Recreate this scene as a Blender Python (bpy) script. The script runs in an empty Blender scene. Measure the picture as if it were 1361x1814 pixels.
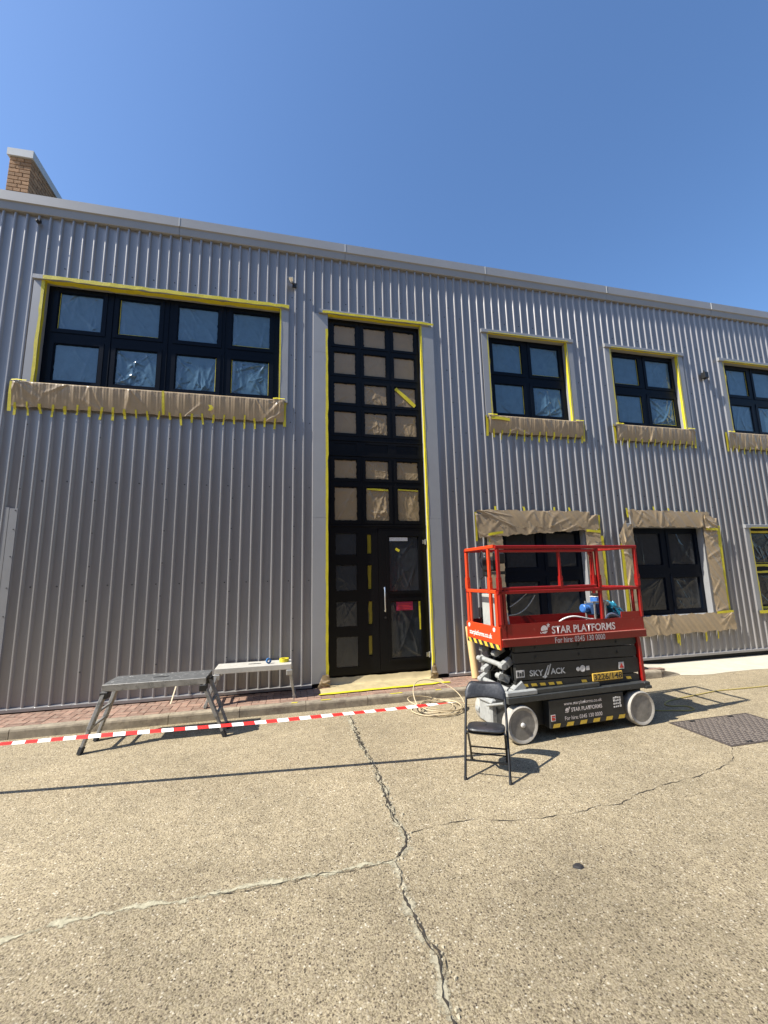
import bpy, math, random
import numpy as np
from mathutils import Vector, Matrix
R = math.radians
rnd = random.Random(7)
sc = bpy.context.scene
col = sc.collection

# ------------------------------------------------------------------ camera
CAM_H = 1.898
D = 7.05                      # facade plane (flashing faces) in front of the camera
cam_d = bpy.data.cameras.new('camera'); cam = bpy.data.objects.new('camera', cam_d); col.objects.link(cam)
pitch, roll, yaw = R(8.8946), R(-1.3161), R(13.1308)
fw = Vector((math.sin(yaw)*math.cos(pitch), math.cos(yaw)*math.cos(pitch), math.sin(pitch)))
rt = Vector((math.cos(yaw), -math.sin(yaw), 0)); up = rt.cross(fw)
r2 = math.cos(roll)*rt + math.sin(roll)*up; u2 = -math.sin(roll)*rt + math.cos(roll)*up
m = Matrix((r2, u2, -fw)).transposed().to_4x4(); m.translation = (0, 0, CAM_H)
cam.matrix_world = m
cam_d.sensor_fit = 'VERTICAL'; cam_d.sensor_height = 36.0; cam_d.lens = 724.93/1814*36.0
cam_d.clip_start = .05; cam_d.clip_end = 2000
sc.camera = cam

# ------------------------------------------------------------------ sky and sun
SUN = Vector((-.905, -.150, 1.0)).normalized()     # towards the sun
elev = math.asin(SUN.z); azim = math.atan2(SUN.x, SUN.y)
w = bpy.data.worlds.new('World'); sc.world = w; w.use_nodes = True
nt = w.node_tree; nt.nodes.clear()
sky = nt.nodes.new('ShaderNodeTexSky'); sky.sky_type = 'NISHITA'; sky.sun_disc = False
sky.sun_elevation = elev; sky.sun_rotation = azim
sky.altitude = 50; sky.air_density = 1.3; sky.dust_density = 1.3; sky.ozone_density = 10.0
bg = nt.nodes.new('ShaderNodeBackground'); bg.inputs['Strength'].default_value = .111
wo = nt.nodes.new('ShaderNodeOutputWorld')
nt.links.new(sky.outputs[0], bg.inputs[0]); nt.links.new(bg.outputs[0], wo.inputs[0])
sl = bpy.data.lights.new('sun', 'SUN'); sl.energy = 5.0; sl.angle = R(.5); sl.color = (1, .95, .86)
so = bpy.data.objects.new('sun', sl); col.objects.link(so); so.location = (-20, -5, 20)
so.rotation_euler = SUN.to_track_quat('Z', 'Y').to_euler()
sc.view_settings.view_transform = 'Standard'; sc.view_settings.look = 'None'
sc.view_settings.exposure = .84; sc.view_settings.gamma = 1; sc.view_settings.use_curve_mapping = False

# ------------------------------------------------------------------ materials
def lin(c):
    return tuple(((v/255)/12.92 if v/255 <= .04045 else ((v/255+.055)/1.055)**2.4) for v in c)

def mat(name, rgb, rough=.6, metal=0., var=.0, vscale=6., bump=0., bscale=60., spec=.5, coat=0., objvar=0., stretch=None, dirt=None, dscale=2., dlo=.5, dhi=.75):
    m = bpy.data.materials.new(name); m.use_nodes = True
    n, l = m.node_tree.nodes, m.node_tree.links
    b = n['Principled BSDF']
    b.inputs['Roughness'].default_value = rough; b.inputs['Metallic'].default_value = metal
    b.inputs['Specular IOR Level'].default_value = spec; b.inputs['Coat Weight'].default_value = coat
    b.inputs['Base Color'].default_value = (*rgb, 1)
    tc = n.new('ShaderNodeTexCoord'); out = tc.outputs['Object']
    if stretch:
        mp = n.new('ShaderNodeMapping'); mp.inputs['Scale'].default_value = stretch
        l.new(out, mp.inputs[0]); out = mp.outputs[0]
    cs = None
    if var > 0:
        nz = n.new('ShaderNodeTexNoise'); nz.inputs['Scale'].default_value = vscale; nz.inputs['Detail'].default_value = 6
        nz.inputs['Roughness'].default_value = .65
        l.new(out, nz.inputs['Vector'])
        mr = n.new('ShaderNodeMapRange'); mr.inputs[1].default_value = .25; mr.inputs[2].default_value = .75
        mr.inputs[3].default_value = 1-var; mr.inputs[4].default_value = 1+var
        l.new(nz.outputs[0], mr.inputs[0]); cs = mr.outputs[0]
    if objvar > 0:
        oi = n.new('ShaderNodeObjectInfo')
        mr = n.new('ShaderNodeMapRange'); mr.inputs[3].default_value = 1-objvar; mr.inputs[4].default_value = 1+objvar
        l.new(oi.outputs['Random'], mr.inputs[0])
        if cs is not None:
            mu = n.new('ShaderNodeMath'); mu.operation = 'MULTIPLY'; l.new(cs, mu.inputs[0]); l.new(mr.outputs[0], mu.inputs[1]); cs = mu.outputs[0]
        else: cs = mr.outputs[0]
    cur = None
    if cs is not None:
        vm = n.new('ShaderNodeVectorMath'); vm.operation = 'SCALE'; vm.inputs[0].default_value = rgb
        l.new(cs, vm.inputs['Scale']); cur = vm.outputs[0]
    if dirt is not None:
        nz = n.new('ShaderNodeTexNoise'); nz.inputs['Scale'].default_value = dscale; nz.inputs['Detail'].default_value = 8; nz.inputs['Roughness'].default_value = .7
        l.new(out, nz.inputs['Vector'])
        mr = n.new('ShaderNodeMapRange'); mr.inputs[1].default_value = dlo; mr.inputs[2].default_value = dhi
        l.new(nz.outputs[0], mr.inputs[0])
        mx = n.new('ShaderNodeMix'); mx.data_type = 'RGBA'
        l.new(mr.outputs[0], mx.inputs['Factor'])
        if cur is not None: l.new(cur, mx.inputs['A'])
        else: mx.inputs['A'].default_value = (*rgb, 1)
        mx.inputs['B'].default_value = (*dirt, 1); cur = mx.outputs['Result']
    if cur is not None: l.new(cur, b.inputs['Base Color'])
    if bump > 0:
        nz = n.new('ShaderNodeTexNoise'); nz.inputs['Scale'].default_value = bscale; nz.inputs['Detail'].default_value = 5
        l.new(out, nz.inputs['Vector'])
        bp = n.new('ShaderNodeBump'); bp.inputs['Strength'].default_value = bump; bp.inputs['Distance'].default_value = .01
        l.new(nz.outputs[0], bp.inputs['Height']); l.new(bp.outputs[0], b.inputs['Normal'])
    return m

def road_material(name='exposed_aggregate_concrete', tint=(.95, .905, .865), scale=1.0):
    m = bpy.data.materials.new(name); m.use_nodes = True
    n, l = m.node_tree.nodes, m.node_tree.links
    b = n['Principled BSDF']; b.inputs['Roughness'].default_value = .85; b.inputs['Specular IOR Level'].default_value = .25
    tc = n.new('ShaderNodeTexCoord')
    def vor(s, rand=1.):
        v = n.new('ShaderNodeTexVoronoi'); v.inputs['Scale'].default_value = s*scale; v.inputs['Randomness'].default_value = rand
        l.new(tc.outputs['Object'], v.inputs['Vector']); return v
    def noise(s, d=6, r=.6):
        v = n.new('ShaderNodeTexNoise'); v.inputs['Scale'].default_value = s; v.inputs['Detail'].default_value = d; v.inputs['Roughness'].default_value = r
        l.new(tc.outputs['Object'], v.inputs['Vector']); return v
    def ramp(src, stops):
        r = n.new('ShaderNodeValToRGB'); e = r.color_ramp.elements
        while len(e) < len(stops): e.new(.5)
        for k, (p, c) in zip(e, stops): k.position = p; k.color = (*c, 1)
        l.new(src, r.inputs[0]); return r.outputs[0]
    def mix(f, a, bb, mode='MIX'):
        x = n.new('ShaderNodeMix'); x.data_type = 'RGBA'; x.blend_type = mode
        for s, k in ((f, 'Factor'), (a, 'A'), (bb, 'B')):
            if isinstance(s, float): x.inputs[k].default_value = s
            elif isinstance(s, tuple): x.inputs[k].default_value = (*s, 1)
            else: l.new(s, x.inputs[k])
        return x.outputs['Result']
    v1 = vor(80.); v2 = vor(175.)
    sep = n.new('ShaderNodeSeparateColor'); l.new(v1.outputs['Color'], sep.inputs[0])
    sep2 = n.new('ShaderNodeSeparateColor'); l.new(v2.outputs['Color'], sep2.inputs[0])
    T = lambda c: tuple(a*t for a, t in zip(c, tint))
    stones = ramp(sep.outputs[0], [(0., T((.07, .055, .04))), (.09, T((.14, .115, .08))), (.22, T((.27, .225, .155))), (.5, T((.36, .31, .21))), (.74, T((.42, .37, .26))), (.86, T((.20, .16, .105))), (.95, T((.50, .455, .34))), (1., T((.66, .62, .50)))])
    fine = ramp(sep2.outputs[1], [(0., T((.13, .105, .065))), (.5, T((.36, .31, .20))), (1., T((.47, .41, .28)))])
    # stone body inside each cell, finer matrix between
    mr = n.new('ShaderNodeMapRange'); mr.inputs[1].default_value = .38; mr.inputs[2].default_value = .56; l.new(v1.outputs['Distance'], mr.inputs[0])
    base = mix(mr.outputs[0], stones, fine)
    big = noise(.7, 7, .68); r1 = n.new('ShaderNodeMapRange'); r1.inputs[1].default_value = .3; r1.inputs[2].default_value = .7; r1.inputs[3].default_value = .76; r1.inputs[4].default_value = 1.16
    l.new(big.outputs[0], r1.inputs[0])
    sc_ = n.new('ShaderNodeVectorMath'); sc_.operation = 'SCALE'; l.new(base, sc_.inputs[0]); l.new(r1.outputs[0], sc_.inputs['Scale'])
    med = noise(9., 8, .75); r2_ = n.new('ShaderNodeMapRange'); r2_.inputs[1].default_value = .3; r2_.inputs[2].default_value = .7; r2_.inputs[3].default_value = .80; r2_.inputs[4].default_value = 1.16
    l.new(med.outputs[0], r2_.inputs[0])
    sc2 = n.new('ShaderNodeVectorMath'); sc2.operation = 'SCALE'; l.new(sc_.outputs[0], sc2.inputs[0]); l.new(r2_.outputs[0], sc2.inputs['Scale'])
    # the older, dirtier bays this side of the cross cracks
    sx = n.new('ShaderNodeSeparateXYZ'); l.new(tc.outputs['Object'], sx.inputs[0])
    wob = noise(1.3, 5, .6); wa = n.new('ShaderNodeMath'); wa.operation = 'MULTIPLY_ADD'; l.new(wob.outputs[0], wa.inputs[0]); wa.inputs[1].default_value = 1.2; l.new(sx.outputs['Y'], wa.inputs[2])
    bay = n.new('ShaderNodeMapRange'); bay.inputs[1].default_value = 3.0; bay.inputs[2].default_value = 4.1; bay.inputs[3].default_value = .82; bay.inputs[4].default_value = 1.0; l.new(wa.outputs[0], bay.inputs[0])
    sc3 = n.new('ShaderNodeVectorMath'); sc3.operation = 'SCALE'; l.new(sc2.outputs[0], sc3.inputs[0]); l.new(bay.outputs[0], sc3.inputs['Scale'])
    l.new(sc3.outputs[0], b.inputs['Base Color'])
    h1 = n.new('ShaderNodeMath'); h1.operation = 'MULTIPLY_ADD'; l.new(v1.outputs['Distance'], h1.inputs[0]); h1.inputs[1].default_value = -1.; h1.inputs[2].default_value = 1.
    fn = noise(260., 3, .6)
    h2 = n.new('ShaderNodeMath'); h2.operation = 'MULTIPLY_ADD'; l.new(fn.outputs[0], h2.inputs[0]); h2.inputs[1].default_value = .7; l.new(h1.outputs[0], h2.inputs[2])
    h3 = n.new('ShaderNodeMath'); h3.operation = 'MULTIPLY_ADD'; l.new(med.outputs[0], h3.inputs[0]); h3.inputs[1].default_value = .8; l.new(h2.outputs[0], h3.inputs[2])
    bp = n.new('ShaderNodeBump'); bp.inputs['Strength'].default_value = .55; bp.inputs['Distance'].default_value = .006
    l.new(h3.outputs[0], bp.inputs['Height']); l.new(bp.outputs[0], b.inputs['Normal'])
    return m

def patch_material(name, rgb, thr=.5):
    """thin worn cement skin: breaks up at its edges, the aggregate shows through the holes"""
    m = bpy.data.materials.new(name); m.use_nodes = True
    n, l = m.node_tree.nodes, m.node_tree.links
    b = n['Principled BSDF']; b.inputs['Roughness'].default_value = .9; b.inputs['Specular IOR Level'].default_value = .2
    tc = n.new('ShaderNodeTexCoord')
    nz = n.new('ShaderNodeTexNoise'); nz.inputs['Scale'].default_value = 30; nz.inputs['Detail'].default_value = 8; nz.inputs['Roughness'].default_value = .75
    l.new(tc.outputs['Object'], nz.inputs['Vector'])
    r = n.new('ShaderNodeValToRGB'); r.color_ramp.elements[0].position = .3; r.color_ramp.elements[1].position = .7
    r.color_ramp.elements[0].color = (*[c*.55 for c in rgb], 1); r.color_ramp.elements[1].color = (*[c*1.15 for c in rgb], 1)
    l.new(nz.outputs[0], r.inputs[0]); l.new(r.outputs[0], b.inputs['Base Color'])
    at = n.new('ShaderNodeAttribute'); at.attribute_name = 'fade'
    n2 = n.new('ShaderNodeTexNoise'); n2.inputs['Scale'].default_value = 34; n2.inputs['Detail'].default_value = 7; n2.inputs['Roughness'].default_value = .8
    l.new(tc.outputs['Object'], n2.inputs['Vector'])
    ad = n.new('ShaderNodeMath'); ad.operation = 'MULTIPLY_ADD'; l.new(n2.outputs[0], ad.inputs[0]); ad.inputs[1].default_value = 1.3; ad.inputs[2].default_value = -.65
    n3 = n.new('ShaderNodeTexNoise'); n3.inputs['Scale'].default_value = 7; n3.inputs['Detail'].default_value = 4
    l.new(tc.outputs['Object'], n3.inputs['Vector'])
    a0 = n.new('ShaderNodeMath'); a0.operation = 'MULTIPLY_ADD'; l.new(n3.outputs[0], a0.inputs[0]); a0.inputs[1].default_value = 1.1; a0.inputs[2].default_value = -.55
    a1 = n.new('ShaderNodeMath'); a1.operation = 'ADD'; l.new(ad.outputs[0], a1.inputs[0]); l.new(a0.outputs[0], a1.inputs[1])
    a2 = n.new('ShaderNodeMath'); a2.operation = 'ADD'; l.new(a1.outputs[0], a2.inputs[0]); l.new(at.outputs['Fac'], a2.inputs[1])
    st = n.new('ShaderNodeMapRange'); st.inputs[1].default_value = thr-.1; st.inputs[2].default_value = thr+.1; l.new(a2.outputs[0], st.inputs[0])
    l.new(st.outputs[0], b.inputs['Alpha'])
    bp = n.new('ShaderNodeBump'); bp.inputs['Strength'].default_value = .5; bp.inputs['Distance'].default_value = .006
    l.new(nz.outputs[0], bp.inputs['Height']); l.new(bp.outputs[0], b.inputs['Normal'])
    return m

MT = {}
MT['road'] = road_material()
MT['patch'] = patch_material('worn_cement_skin', (.40, .36, .255), .60)
MT['lime'] = patch_material('pale_lime_line', (.45, .41, .285), .57)
MT['crack'] = mat('crack_dirt', (.035, .028, .02), .95, var=.4, vscale=40)
MT['rubble'] = mat('crack_rubble', (.36, .315, .22), .9, var=.4, vscale=60, bump=.4)
MT['apron_conc'] = mat('pale_trowelled_concrete', (.52, .47, .36), .85, var=.14, vscale=5, bump=.35, bscale=90)
MT['kerb'] = mat('kerb_concrete', (.29, .245, .175), .9, var=.3, vscale=9, bump=.5, bscale=110, objvar=.12, dirt=(.13, .10, .075), dscale=5, dlo=.5, dhi=.72)
MT['paver'] = mat('red_block_paver', (.26, .158, .112), .9, var=.3, vscale=25, bump=.5, bscale=140, objvar=.25, dirt=(.30, .24, .18), dscale=7, dlo=.5, dhi=.75)
MT['bed'] = mat('jointing_sand', (.17, .13, .09), .95, var=.3, vscale=30)
MT['clad'] = mat('grey_painted_steel', (.262, .252, .246), .28, metal=.20, var=.10, vscale=1.5, stretch=(5., 5., .35), spec=.6)
MT['flash'] = mat('grey_flashing', (.31, .31, .31), .45, metal=.2, var=.05, vscale=3)
MT['fascia'] = mat('pale_grey_fascia', (.31, .305, .30), .5, metal=.15, var=.06, vscale=1.5)
MT['dark'] = mat('dark_gap', (.015, .015, .015), .9)
MT['screw'] = mat('screw_head', (.03, .03, .035), .5, metal=.3)
MT['frame'] = mat('navy_black_powder_coat', (.0035, .006, .012), .36, var=.12, vscale=4, spec=.11)
MT['frame_door'] = mat('black_powder_coat', (.005, .005, .0055), .36, var=.12, vscale=4, spec=.18)
MT['glass'] = mat('dark_glass', (.012, .016, .020), .05, spec=.6)
MT['film'] = mat('sky_tinted_masking_film', (.062, .122, .178), .15, var=.18, vscale=7, spec=.9)  # blue sky reflection of the upper panes put into the base colour
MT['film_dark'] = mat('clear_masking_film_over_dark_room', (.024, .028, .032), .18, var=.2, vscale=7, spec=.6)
MT['mpaper'] = mat('brown_masking_paper', (.38, .288, .178), .29, var=.08, vscale=8, spec=.5)
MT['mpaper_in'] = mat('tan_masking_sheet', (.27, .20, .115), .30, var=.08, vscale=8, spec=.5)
MT['mpaper_fl'] = mat('tan_floor_paper', (.44, .36, .20), .5, var=.15, vscale=6)
MT['tape'] = mat('yellow_masking_tape', (.60, .51, .025), .5, var=.12, vscale=20, bump=.2, bscale=80)
MT['tape_in'] = mat('yellow_tape_shaded', (.24, .19, .012), .3, var=.15, vscale=20)  # darker copy of the tape: shade in the slits put into its colour
MT['brick'] = mat('buff_brick', (.42, .235, .115), .9, var=.25, vscale=40, bump=.5, bscale=120, objvar=.18)
MT['mortar'] = mat('dark_mortar', (.10, .065, .04), .95, var=.2, vscale=30)
MT['coping'] = mat('coping_metal', (.52, .52, .50), .5, var=.06, vscale=3)
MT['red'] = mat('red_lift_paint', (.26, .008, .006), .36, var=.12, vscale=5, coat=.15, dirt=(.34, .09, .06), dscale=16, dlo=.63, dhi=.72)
MT['edge'] = mat('sunlit_red_edge', (.52, .17, .13), .5, var=.3, vscale=30)  # sun catching the flange ledge, painted as a paler red
MT['orange'] = mat('sunlit_red_lift_paint', (.66, .055, .012), .38, var=.08, vscale=5, coat=.25, dirt=(.5, .2, .12), dscale=16, dlo=.68, dhi=.8)  # lit copy of the lift red: sunlight on the end put into the colour
MT['char'] = mat('charcoal_lift_paint', (.021, .022, .0215), .5, var=.3, vscale=8, dirt=(.20, .20, .19), dscale=22, dlo=.66, dhi=.76)
MT['charlite'] = mat('paint_spattered_charcoal', (.040, .042, .040), .5, var=.3, vscale=10, dirt=(.36, .36, .34), dscale=26, dlo=.63, dhi=.74)
MT['lgrey'] = mat('light_grey_pivot_paint', (.31, .315, .30), .5, var=.2, vscale=14, dirt=(.12, .12, .115), dscale=10, dlo=.56, dhi=.72)
MT['tyre'] = mat('grey_white_solid_tyre', (.36, .335, .29), .75, var=.2, vscale=20, dirt=(.17, .15, .125), dscale=12, dlo=.52, dhi=.72)
MT['rim'] = mat('grey_wheel_disc', (.25, .23, .195), .65, var=.25, vscale=14, dirt=(.14, .13, .12), dscale=9, dlo=.52, dhi=.72)
MT['hub'] = mat('pale_hub', (.62, .60, .56), .5)
MT['black'] = mat('black_plastic', (.012, .012, .012), .45, var=.2, vscale=10)
MT['decal'] = mat('pale_lettering', (.66, .60, .57), .6, var=.25, vscale=60)
MT['decal_w'] = mat('white_lettering', (.80, .78, .74), .6, var=.1, vscale=60)
MT['decal_g'] = mat('grey_lettering', (.50, .51, .50), .6, var=.2, vscale=50)
MT['hazard'] = mat('hazard_yellow', (.62, .42, .05), .55, var=.25, vscale=30)
MT['hazard_k'] = mat('hazard_black', (.02, .02, .02), .55)
MT['plate'] = mat('ochre_number_plate', (.58, .37, .06), .5, var=.12, vscale=20)
MT['warn_red'] = mat('warning_red', (.55, .04, .03), .5)
MT['label_w'] = mat('label_white', (.60, .58, .55), .6, var=.3, vscale=80)
MT['pinkred'] = mat('crimson_notice', (.30, .018, .055), .4)
MT['greyplate'] = mat('grey_plastic_panel', (.36, .38, .35), .5, var=.15, vscale=12)
MT['blue'] = mat('blue_sprayer_paint', (.045, .15, .42), .35, var=.12, vscale=12, dirt=(.45, .5, .55), dscale=18, dlo=.6, dhi=.72)
MT['bluedk'] = mat('dark_blue_plastic', (.02, .05, .12), .4)
MT['teal'] = mat('teal_plastic_bag', (.025, .22, .33), .22, var=.4, vscale=20, bump=.9, bscale=30, spec=.8)
MT['alu'] = mat('aluminium', (.42, .41, .38), .42, metal=.6, var=.12, vscale=10)
MT['alu_top'] = mat('pale_aluminium_tread', (.56, .53, .46), .5, metal=.25, var=.12, vscale=10)
MT['grey_top'] = mat('paint_spattered_tread', (.12, .12, .115), .55, metal=.2, var=.3, vscale=14, dirt=(.55, .54, .5), dscale=17, dlo=.58, dhi=.68)
MT['grey_leg'] = mat('weathered_grey_aluminium', (.30, .29, .265), .5, metal=.4, var=.3, vscale=12, dirt=(.07, .07, .065), dscale=9, dlo=.52, dhi=.7)
MT['hole'] = mat('punched_hole', (.01, .01, .01), .9)
MT['rubber'] = mat('rubber_foot', (.03, .03, .03), .8)
MT['vinyl'] = mat('black_vinyl', (.020, .022, .026), .42, var=.3, vscale=9, bump=.15, bscale=60, dirt=(.07, .072, .08), dscale=6, dlo=.5, dhi=.8)
MT['blacktube'] = mat('black_tube_steel', (.010, .010, .010), .35, metal=.1)
MT['tred'] = mat('barrier_red', (.62, .025, .02), .45)
MT['twhite'] = mat('barrier_white', (.80, .79, .76), .45)
MT['hose'] = mat('beige_hose', (.52, .42, .26), .55, var=.1, vscale=20)
MT['yhose'] = mat('yellow_hose', (.42, .33, .10), .5)
MT['whose'] = mat('white_hose', (.72, .70, .66), .5)
MT['card'] = mat('cardboard_tube', (.62, .43, .20), .8, var=.08, vscale=8)
MT['cover'] = mat('rusty_cast_iron', (.075, .060, .050), .75, metal=.15, var=.35, vscale=12, bump=.3, bscale=90)
MT['coverlug'] = mat('worn_cast_iron_tread', (.19, .16, .135), .6, metal=.2, var=.25, vscale=30)
MT['steel'] = mat('brushed_steel', (.6, .6, .6), .3, metal=.9)
MT['chrome'] = mat('chrome', (.7, .7, .7), .15, metal=1.)
MT['wood'] = mat('pale_lath', (.62, .52, .36), .8, var=.15, vscale=10)
MT['slate'] = mat('dark_stone', (.022, .02, .02), .8, var=.3, vscale=40, bump=.5)
MT['farbrick'] = mat('brown_brick_far', (.22, .14, .095), .9, var=.15, vscale=3)
MT['farroof'] = mat('grey_sheet_roof', (.18, .19, .2), .6, var=.1, vscale=2)
MT['bluetape'] = mat('blue_tape_roll', (.03, .13, .32), .5)

# ------------------------------------------------------------------ helpers
class MB:
    def __init__(s): s.v = []; s.f = []; s.mi = []
    def add(s, vs, fs, mi=0):
        o = len(s.v); s.v += [tuple(map(float, p)) for p in vs]; s.f += [tuple(o+i for i in f) for f in fs]; s.mi += [mi]*len(fs)
        return s
    def box(s, x0, x1, y0, y1, z0, z1, mi=0, skip=''):
        vs = [(x0,y0,z0),(x1,y0,z0),(x1,y1,z0),(x0,y1,z0),(x0,y0,z1),(x1,y0,z1),(x1,y1,z1),(x0,y1,z1)]
        return s.add(vs, [(0,3,2,1),(4,5,6,7),(0,1,5,4),(1,2,6,5),(2,3,7,6),(3,0,4,7)], mi)
    def bev(s, x0, x1, y0, y1, z0, z1, b=.005, mi=0):
        """box with chamfered vertical and top/bottom edges"""
        def ring(i, z): return [(x0+i+b,y0+i,z),(x1-i-b,y0+i,z),(x1-i,y0+i+b,z),(x1-i,y1-i-b,z),(x1-i-b,y1-i,z),(x0+i+b,y1-i,z),(x0+i,y1-i-b,z),(x0+i,y0+i+b,z)]
        R_ = [ring(b, z0), ring(0, z0+b), ring(0, z1-b), ring(b, z1)]
        vs = sum(R_, []); fs = [tuple(range(7, -1, -1)), tuple(range(24, 32))]
        for k in range(3):
            for i in range(8): fs.append((k*8+i, k*8+(i+1) % 8, (k+1)*8+(i+1) % 8, (k+1)*8+i))
        return s.add(vs, fs, mi)
    def beam(s, p, q, wd, hd, upv=(0,0,1), mi=0, b=0.):
        """rectangular bar from p to q: wd across, hd along upv"""
        p, q = Vector(p), Vector(q); d = (q-p).normalized(); U = Vector(upv); sd = d.cross(U)
        if sd.length < 1e-4: sd = d.cross(Vector((1,0,0)))
        sd.normalize(); U = sd.cross(d).normalized()
        c = [(-1,-1),(1,-1),(1,1),(-1,1)]
        if b > 0:
            k = 1-2*b/wd; k2 = 1-2*b/hd
            c = [(-k,-1),(k,-1),(1,-k2),(1,k2),(k,1),(-k,1),(-1,k2),(-1,-k2)]
        n = len(c)
        vs = [P + sd*(a*wd/2) + U*(e*hd/2) for P in (p, q) for a, e in c]
        fs = [tuple(range(n)), tuple(range(2*n-1, n-1, -1))] + [(i, i+n, (i+1) % n+n, (i+1) % n) for i in range(n)]
        return s.add(vs, fs, mi)
    def cyl(s, p, q, r, n=12, r1=None, mi=0, cap=True):
        p, q = Vector(p), Vector(q); d = (q-p).normalized(); a = d.orthogonal().normalized(); b = d.cross(a); r1 = r if r1 is None else r1
        vs = []
        for P, rr in ((p, r), (q, r1)):
            for i in range(n):
                t = 2*math.pi*i/n; vs.append(P + a*(math.cos(t)*rr) + b*(math.sin(t)*rr))
        fs = [(i, (i+1) % n, (i+1) % n+n, i+n) for i in range(n)]
        if cap: fs += [tuple(range(n-1, -1, -1)), tuple(range(n, 2*n))]
        return s.add(vs, fs, mi)
    def tube(s, pts, r, n=8, mi=0):
        pts = [Vector(p) for p in pts]; N = len(pts); vs = []
        t0 = (pts[1]-pts[0]).normalized(); a = t0.orthogonal().normalized()
        for i, p in enumerate(pts):
            t = (pts[min(i+1, N-1)]-pts[max(i-1, 0)]).normalized()
            a = (a - t*a.dot(t))
            if a.length < 1e-5: a = t.orthogonal()
            a.normalize(); b = t.cross(a)
            for k in range(n):
                an = 2*math.pi*k/n; vs.append(p + a*(math.cos(an)*r) + b*(math.sin(an)*r))
        fs = [(i*n+k, i*n+(k+1) % n, (i+1)*n+(k+1) % n, (i+1)*n+k) for i in range(N-1) for k in range(n)]
        fs += [tuple(range(n-1, -1, -1)), tuple(range((N-1)*n, N*n))]
        return s.add(vs, fs, mi)
    def lathe(s, c, axis, prof, n=24, mi=0):
        """prof: (radius, along) pairs"""
        c, ax = Vector(c), Vector(axis).normalized(); a = ax.orthogonal().normalized(); b = ax.cross(a); vs = []; fs = []
        for r, h in prof:
            for k in range(n):
                t = 2*math.pi*k/n; vs.append(c + ax*h + a*(math.cos(t)*r) + b*(math.sin(t)*r))
        for i in range(len(prof)-1):
            for k in range(n): fs.append((i*n+k, i*n+(k+1) % n, (i+1)*n+(k+1) % n, (i+1)*n+k))
        fs += [tuple(range(n-1, -1, -1)), tuple(range((len(prof)-1)*n, len(prof)*n))]
        return s.add(vs, fs, mi)
    def mesh(s, name, mats, smooth=False):
        me = bpy.data.meshes.new(name); me.from_pydata(s.v, [], s.f)
        for m_ in (mats if isinstance(mats, (list, tuple)) else [mats]): me.materials.append(m_)
        me.polygons.foreach_set('material_index', s.mi)
        import bmesh
        bm = bmesh.new(); bm.from_mesh(me); bmesh.ops.recalc_face_normals(bm, faces=bm.faces); bm.to_mesh(me); bm.free()
        if smooth:
            me.polygons.foreach_set('use_smooth', [True]*len(me.polygons))
            me.set_sharp_from_angle(angle=R(40))
        me.update(); return me
    def obj(s, name, mats, parent=None, smooth=False, loc=None, kind=None):
        return put(name, s.mesh(name, mats, smooth), parent, loc, kind)

def put(name, me, parent=None, loc=None, kind=None, rz=0):
    o = bpy.data.objects.new(name, me); col.objects.link(o); o.parent = parent
    if loc is not None: o.location = loc
    if rz: o.rotation_euler.z = rz
    if kind: o['kind'] = kind
    return o
def tag(o, label=None, cat=None, group=None, kind=None):
    if label: o['label'] = label
    if cat: o['category'] = cat
    if group: o['group'] = group
    if kind: o['kind'] = kind
    return o
def empty(name, loc=(0,0,0), rz=0, parent=None):
    o = bpy.data.objects.new(name, None); col.objects.link(o); o.location = loc; o.rotation_euler.z = rz; o.parent = parent
    o.empty_display_size = .1
    return o

def plate_holes(mb, x0, x1, z0, z1, holes, yf, yb, mi=0):
    """upright plate facing -y with rectangular holes"""
    xs = sorted({x0, x1, *[h[0] for h in holes], *[h[1] for h in holes]}); zs = sorted({z0, z1, *[h[2] for h in holes], *[h[3] for h in holes]})
    inside = lambda x, z: any(h[0] < x < h[1] and h[2] < z < h[3] for h in holes)
    idx = {}; vs = []; fs = []
    def V(x, y, z):
        k = (round(x, 5), round(y, 5), round(z, 5))
        if k not in idx: idx[k] = len(vs); vs.append((x, y, z))
        return idx[k]
    nx, nz = len(xs)-1, len(zs)-1
    solid = [[not inside((xs[i]+xs[i+1])/2, (zs[j]+zs[j+1])/2) for j in range(nz)] for i in range(nx)]
    g = lambda i, j: 0 <= i < nx and 0 <= j < nz and solid[i][j]
    for i in range(nx):
        for j in range(nz):
            if not solid[i][j]: continue
            a, b, c, d = xs[i], xs[i+1], zs[j], zs[j+1]
            fs.append((V(a,yf,c), V(b,yf,c), V(b,yf,d), V(a,yf,d)))
            if not g(i-1, j): fs.append((V(a,yf,c), V(a,yf,d), V(a,yb,d), V(a,yb,c)))
            if not g(i+1, j): fs.append((V(b,yf,c), V(b,yb,c), V(b,yb,d), V(b,yf,d)))
            if not g(i, j-1): fs.append((V(a,yf,c), V(a,yb,c), V(b,yb,c), V(b,yf,c)))
            if not g(i, j+1): fs.append((V(a,yf,d), V(b,yf,d), V(b,yb,d), V(a,yb,d)))
    mb.add(vs, fs, mi)

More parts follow.
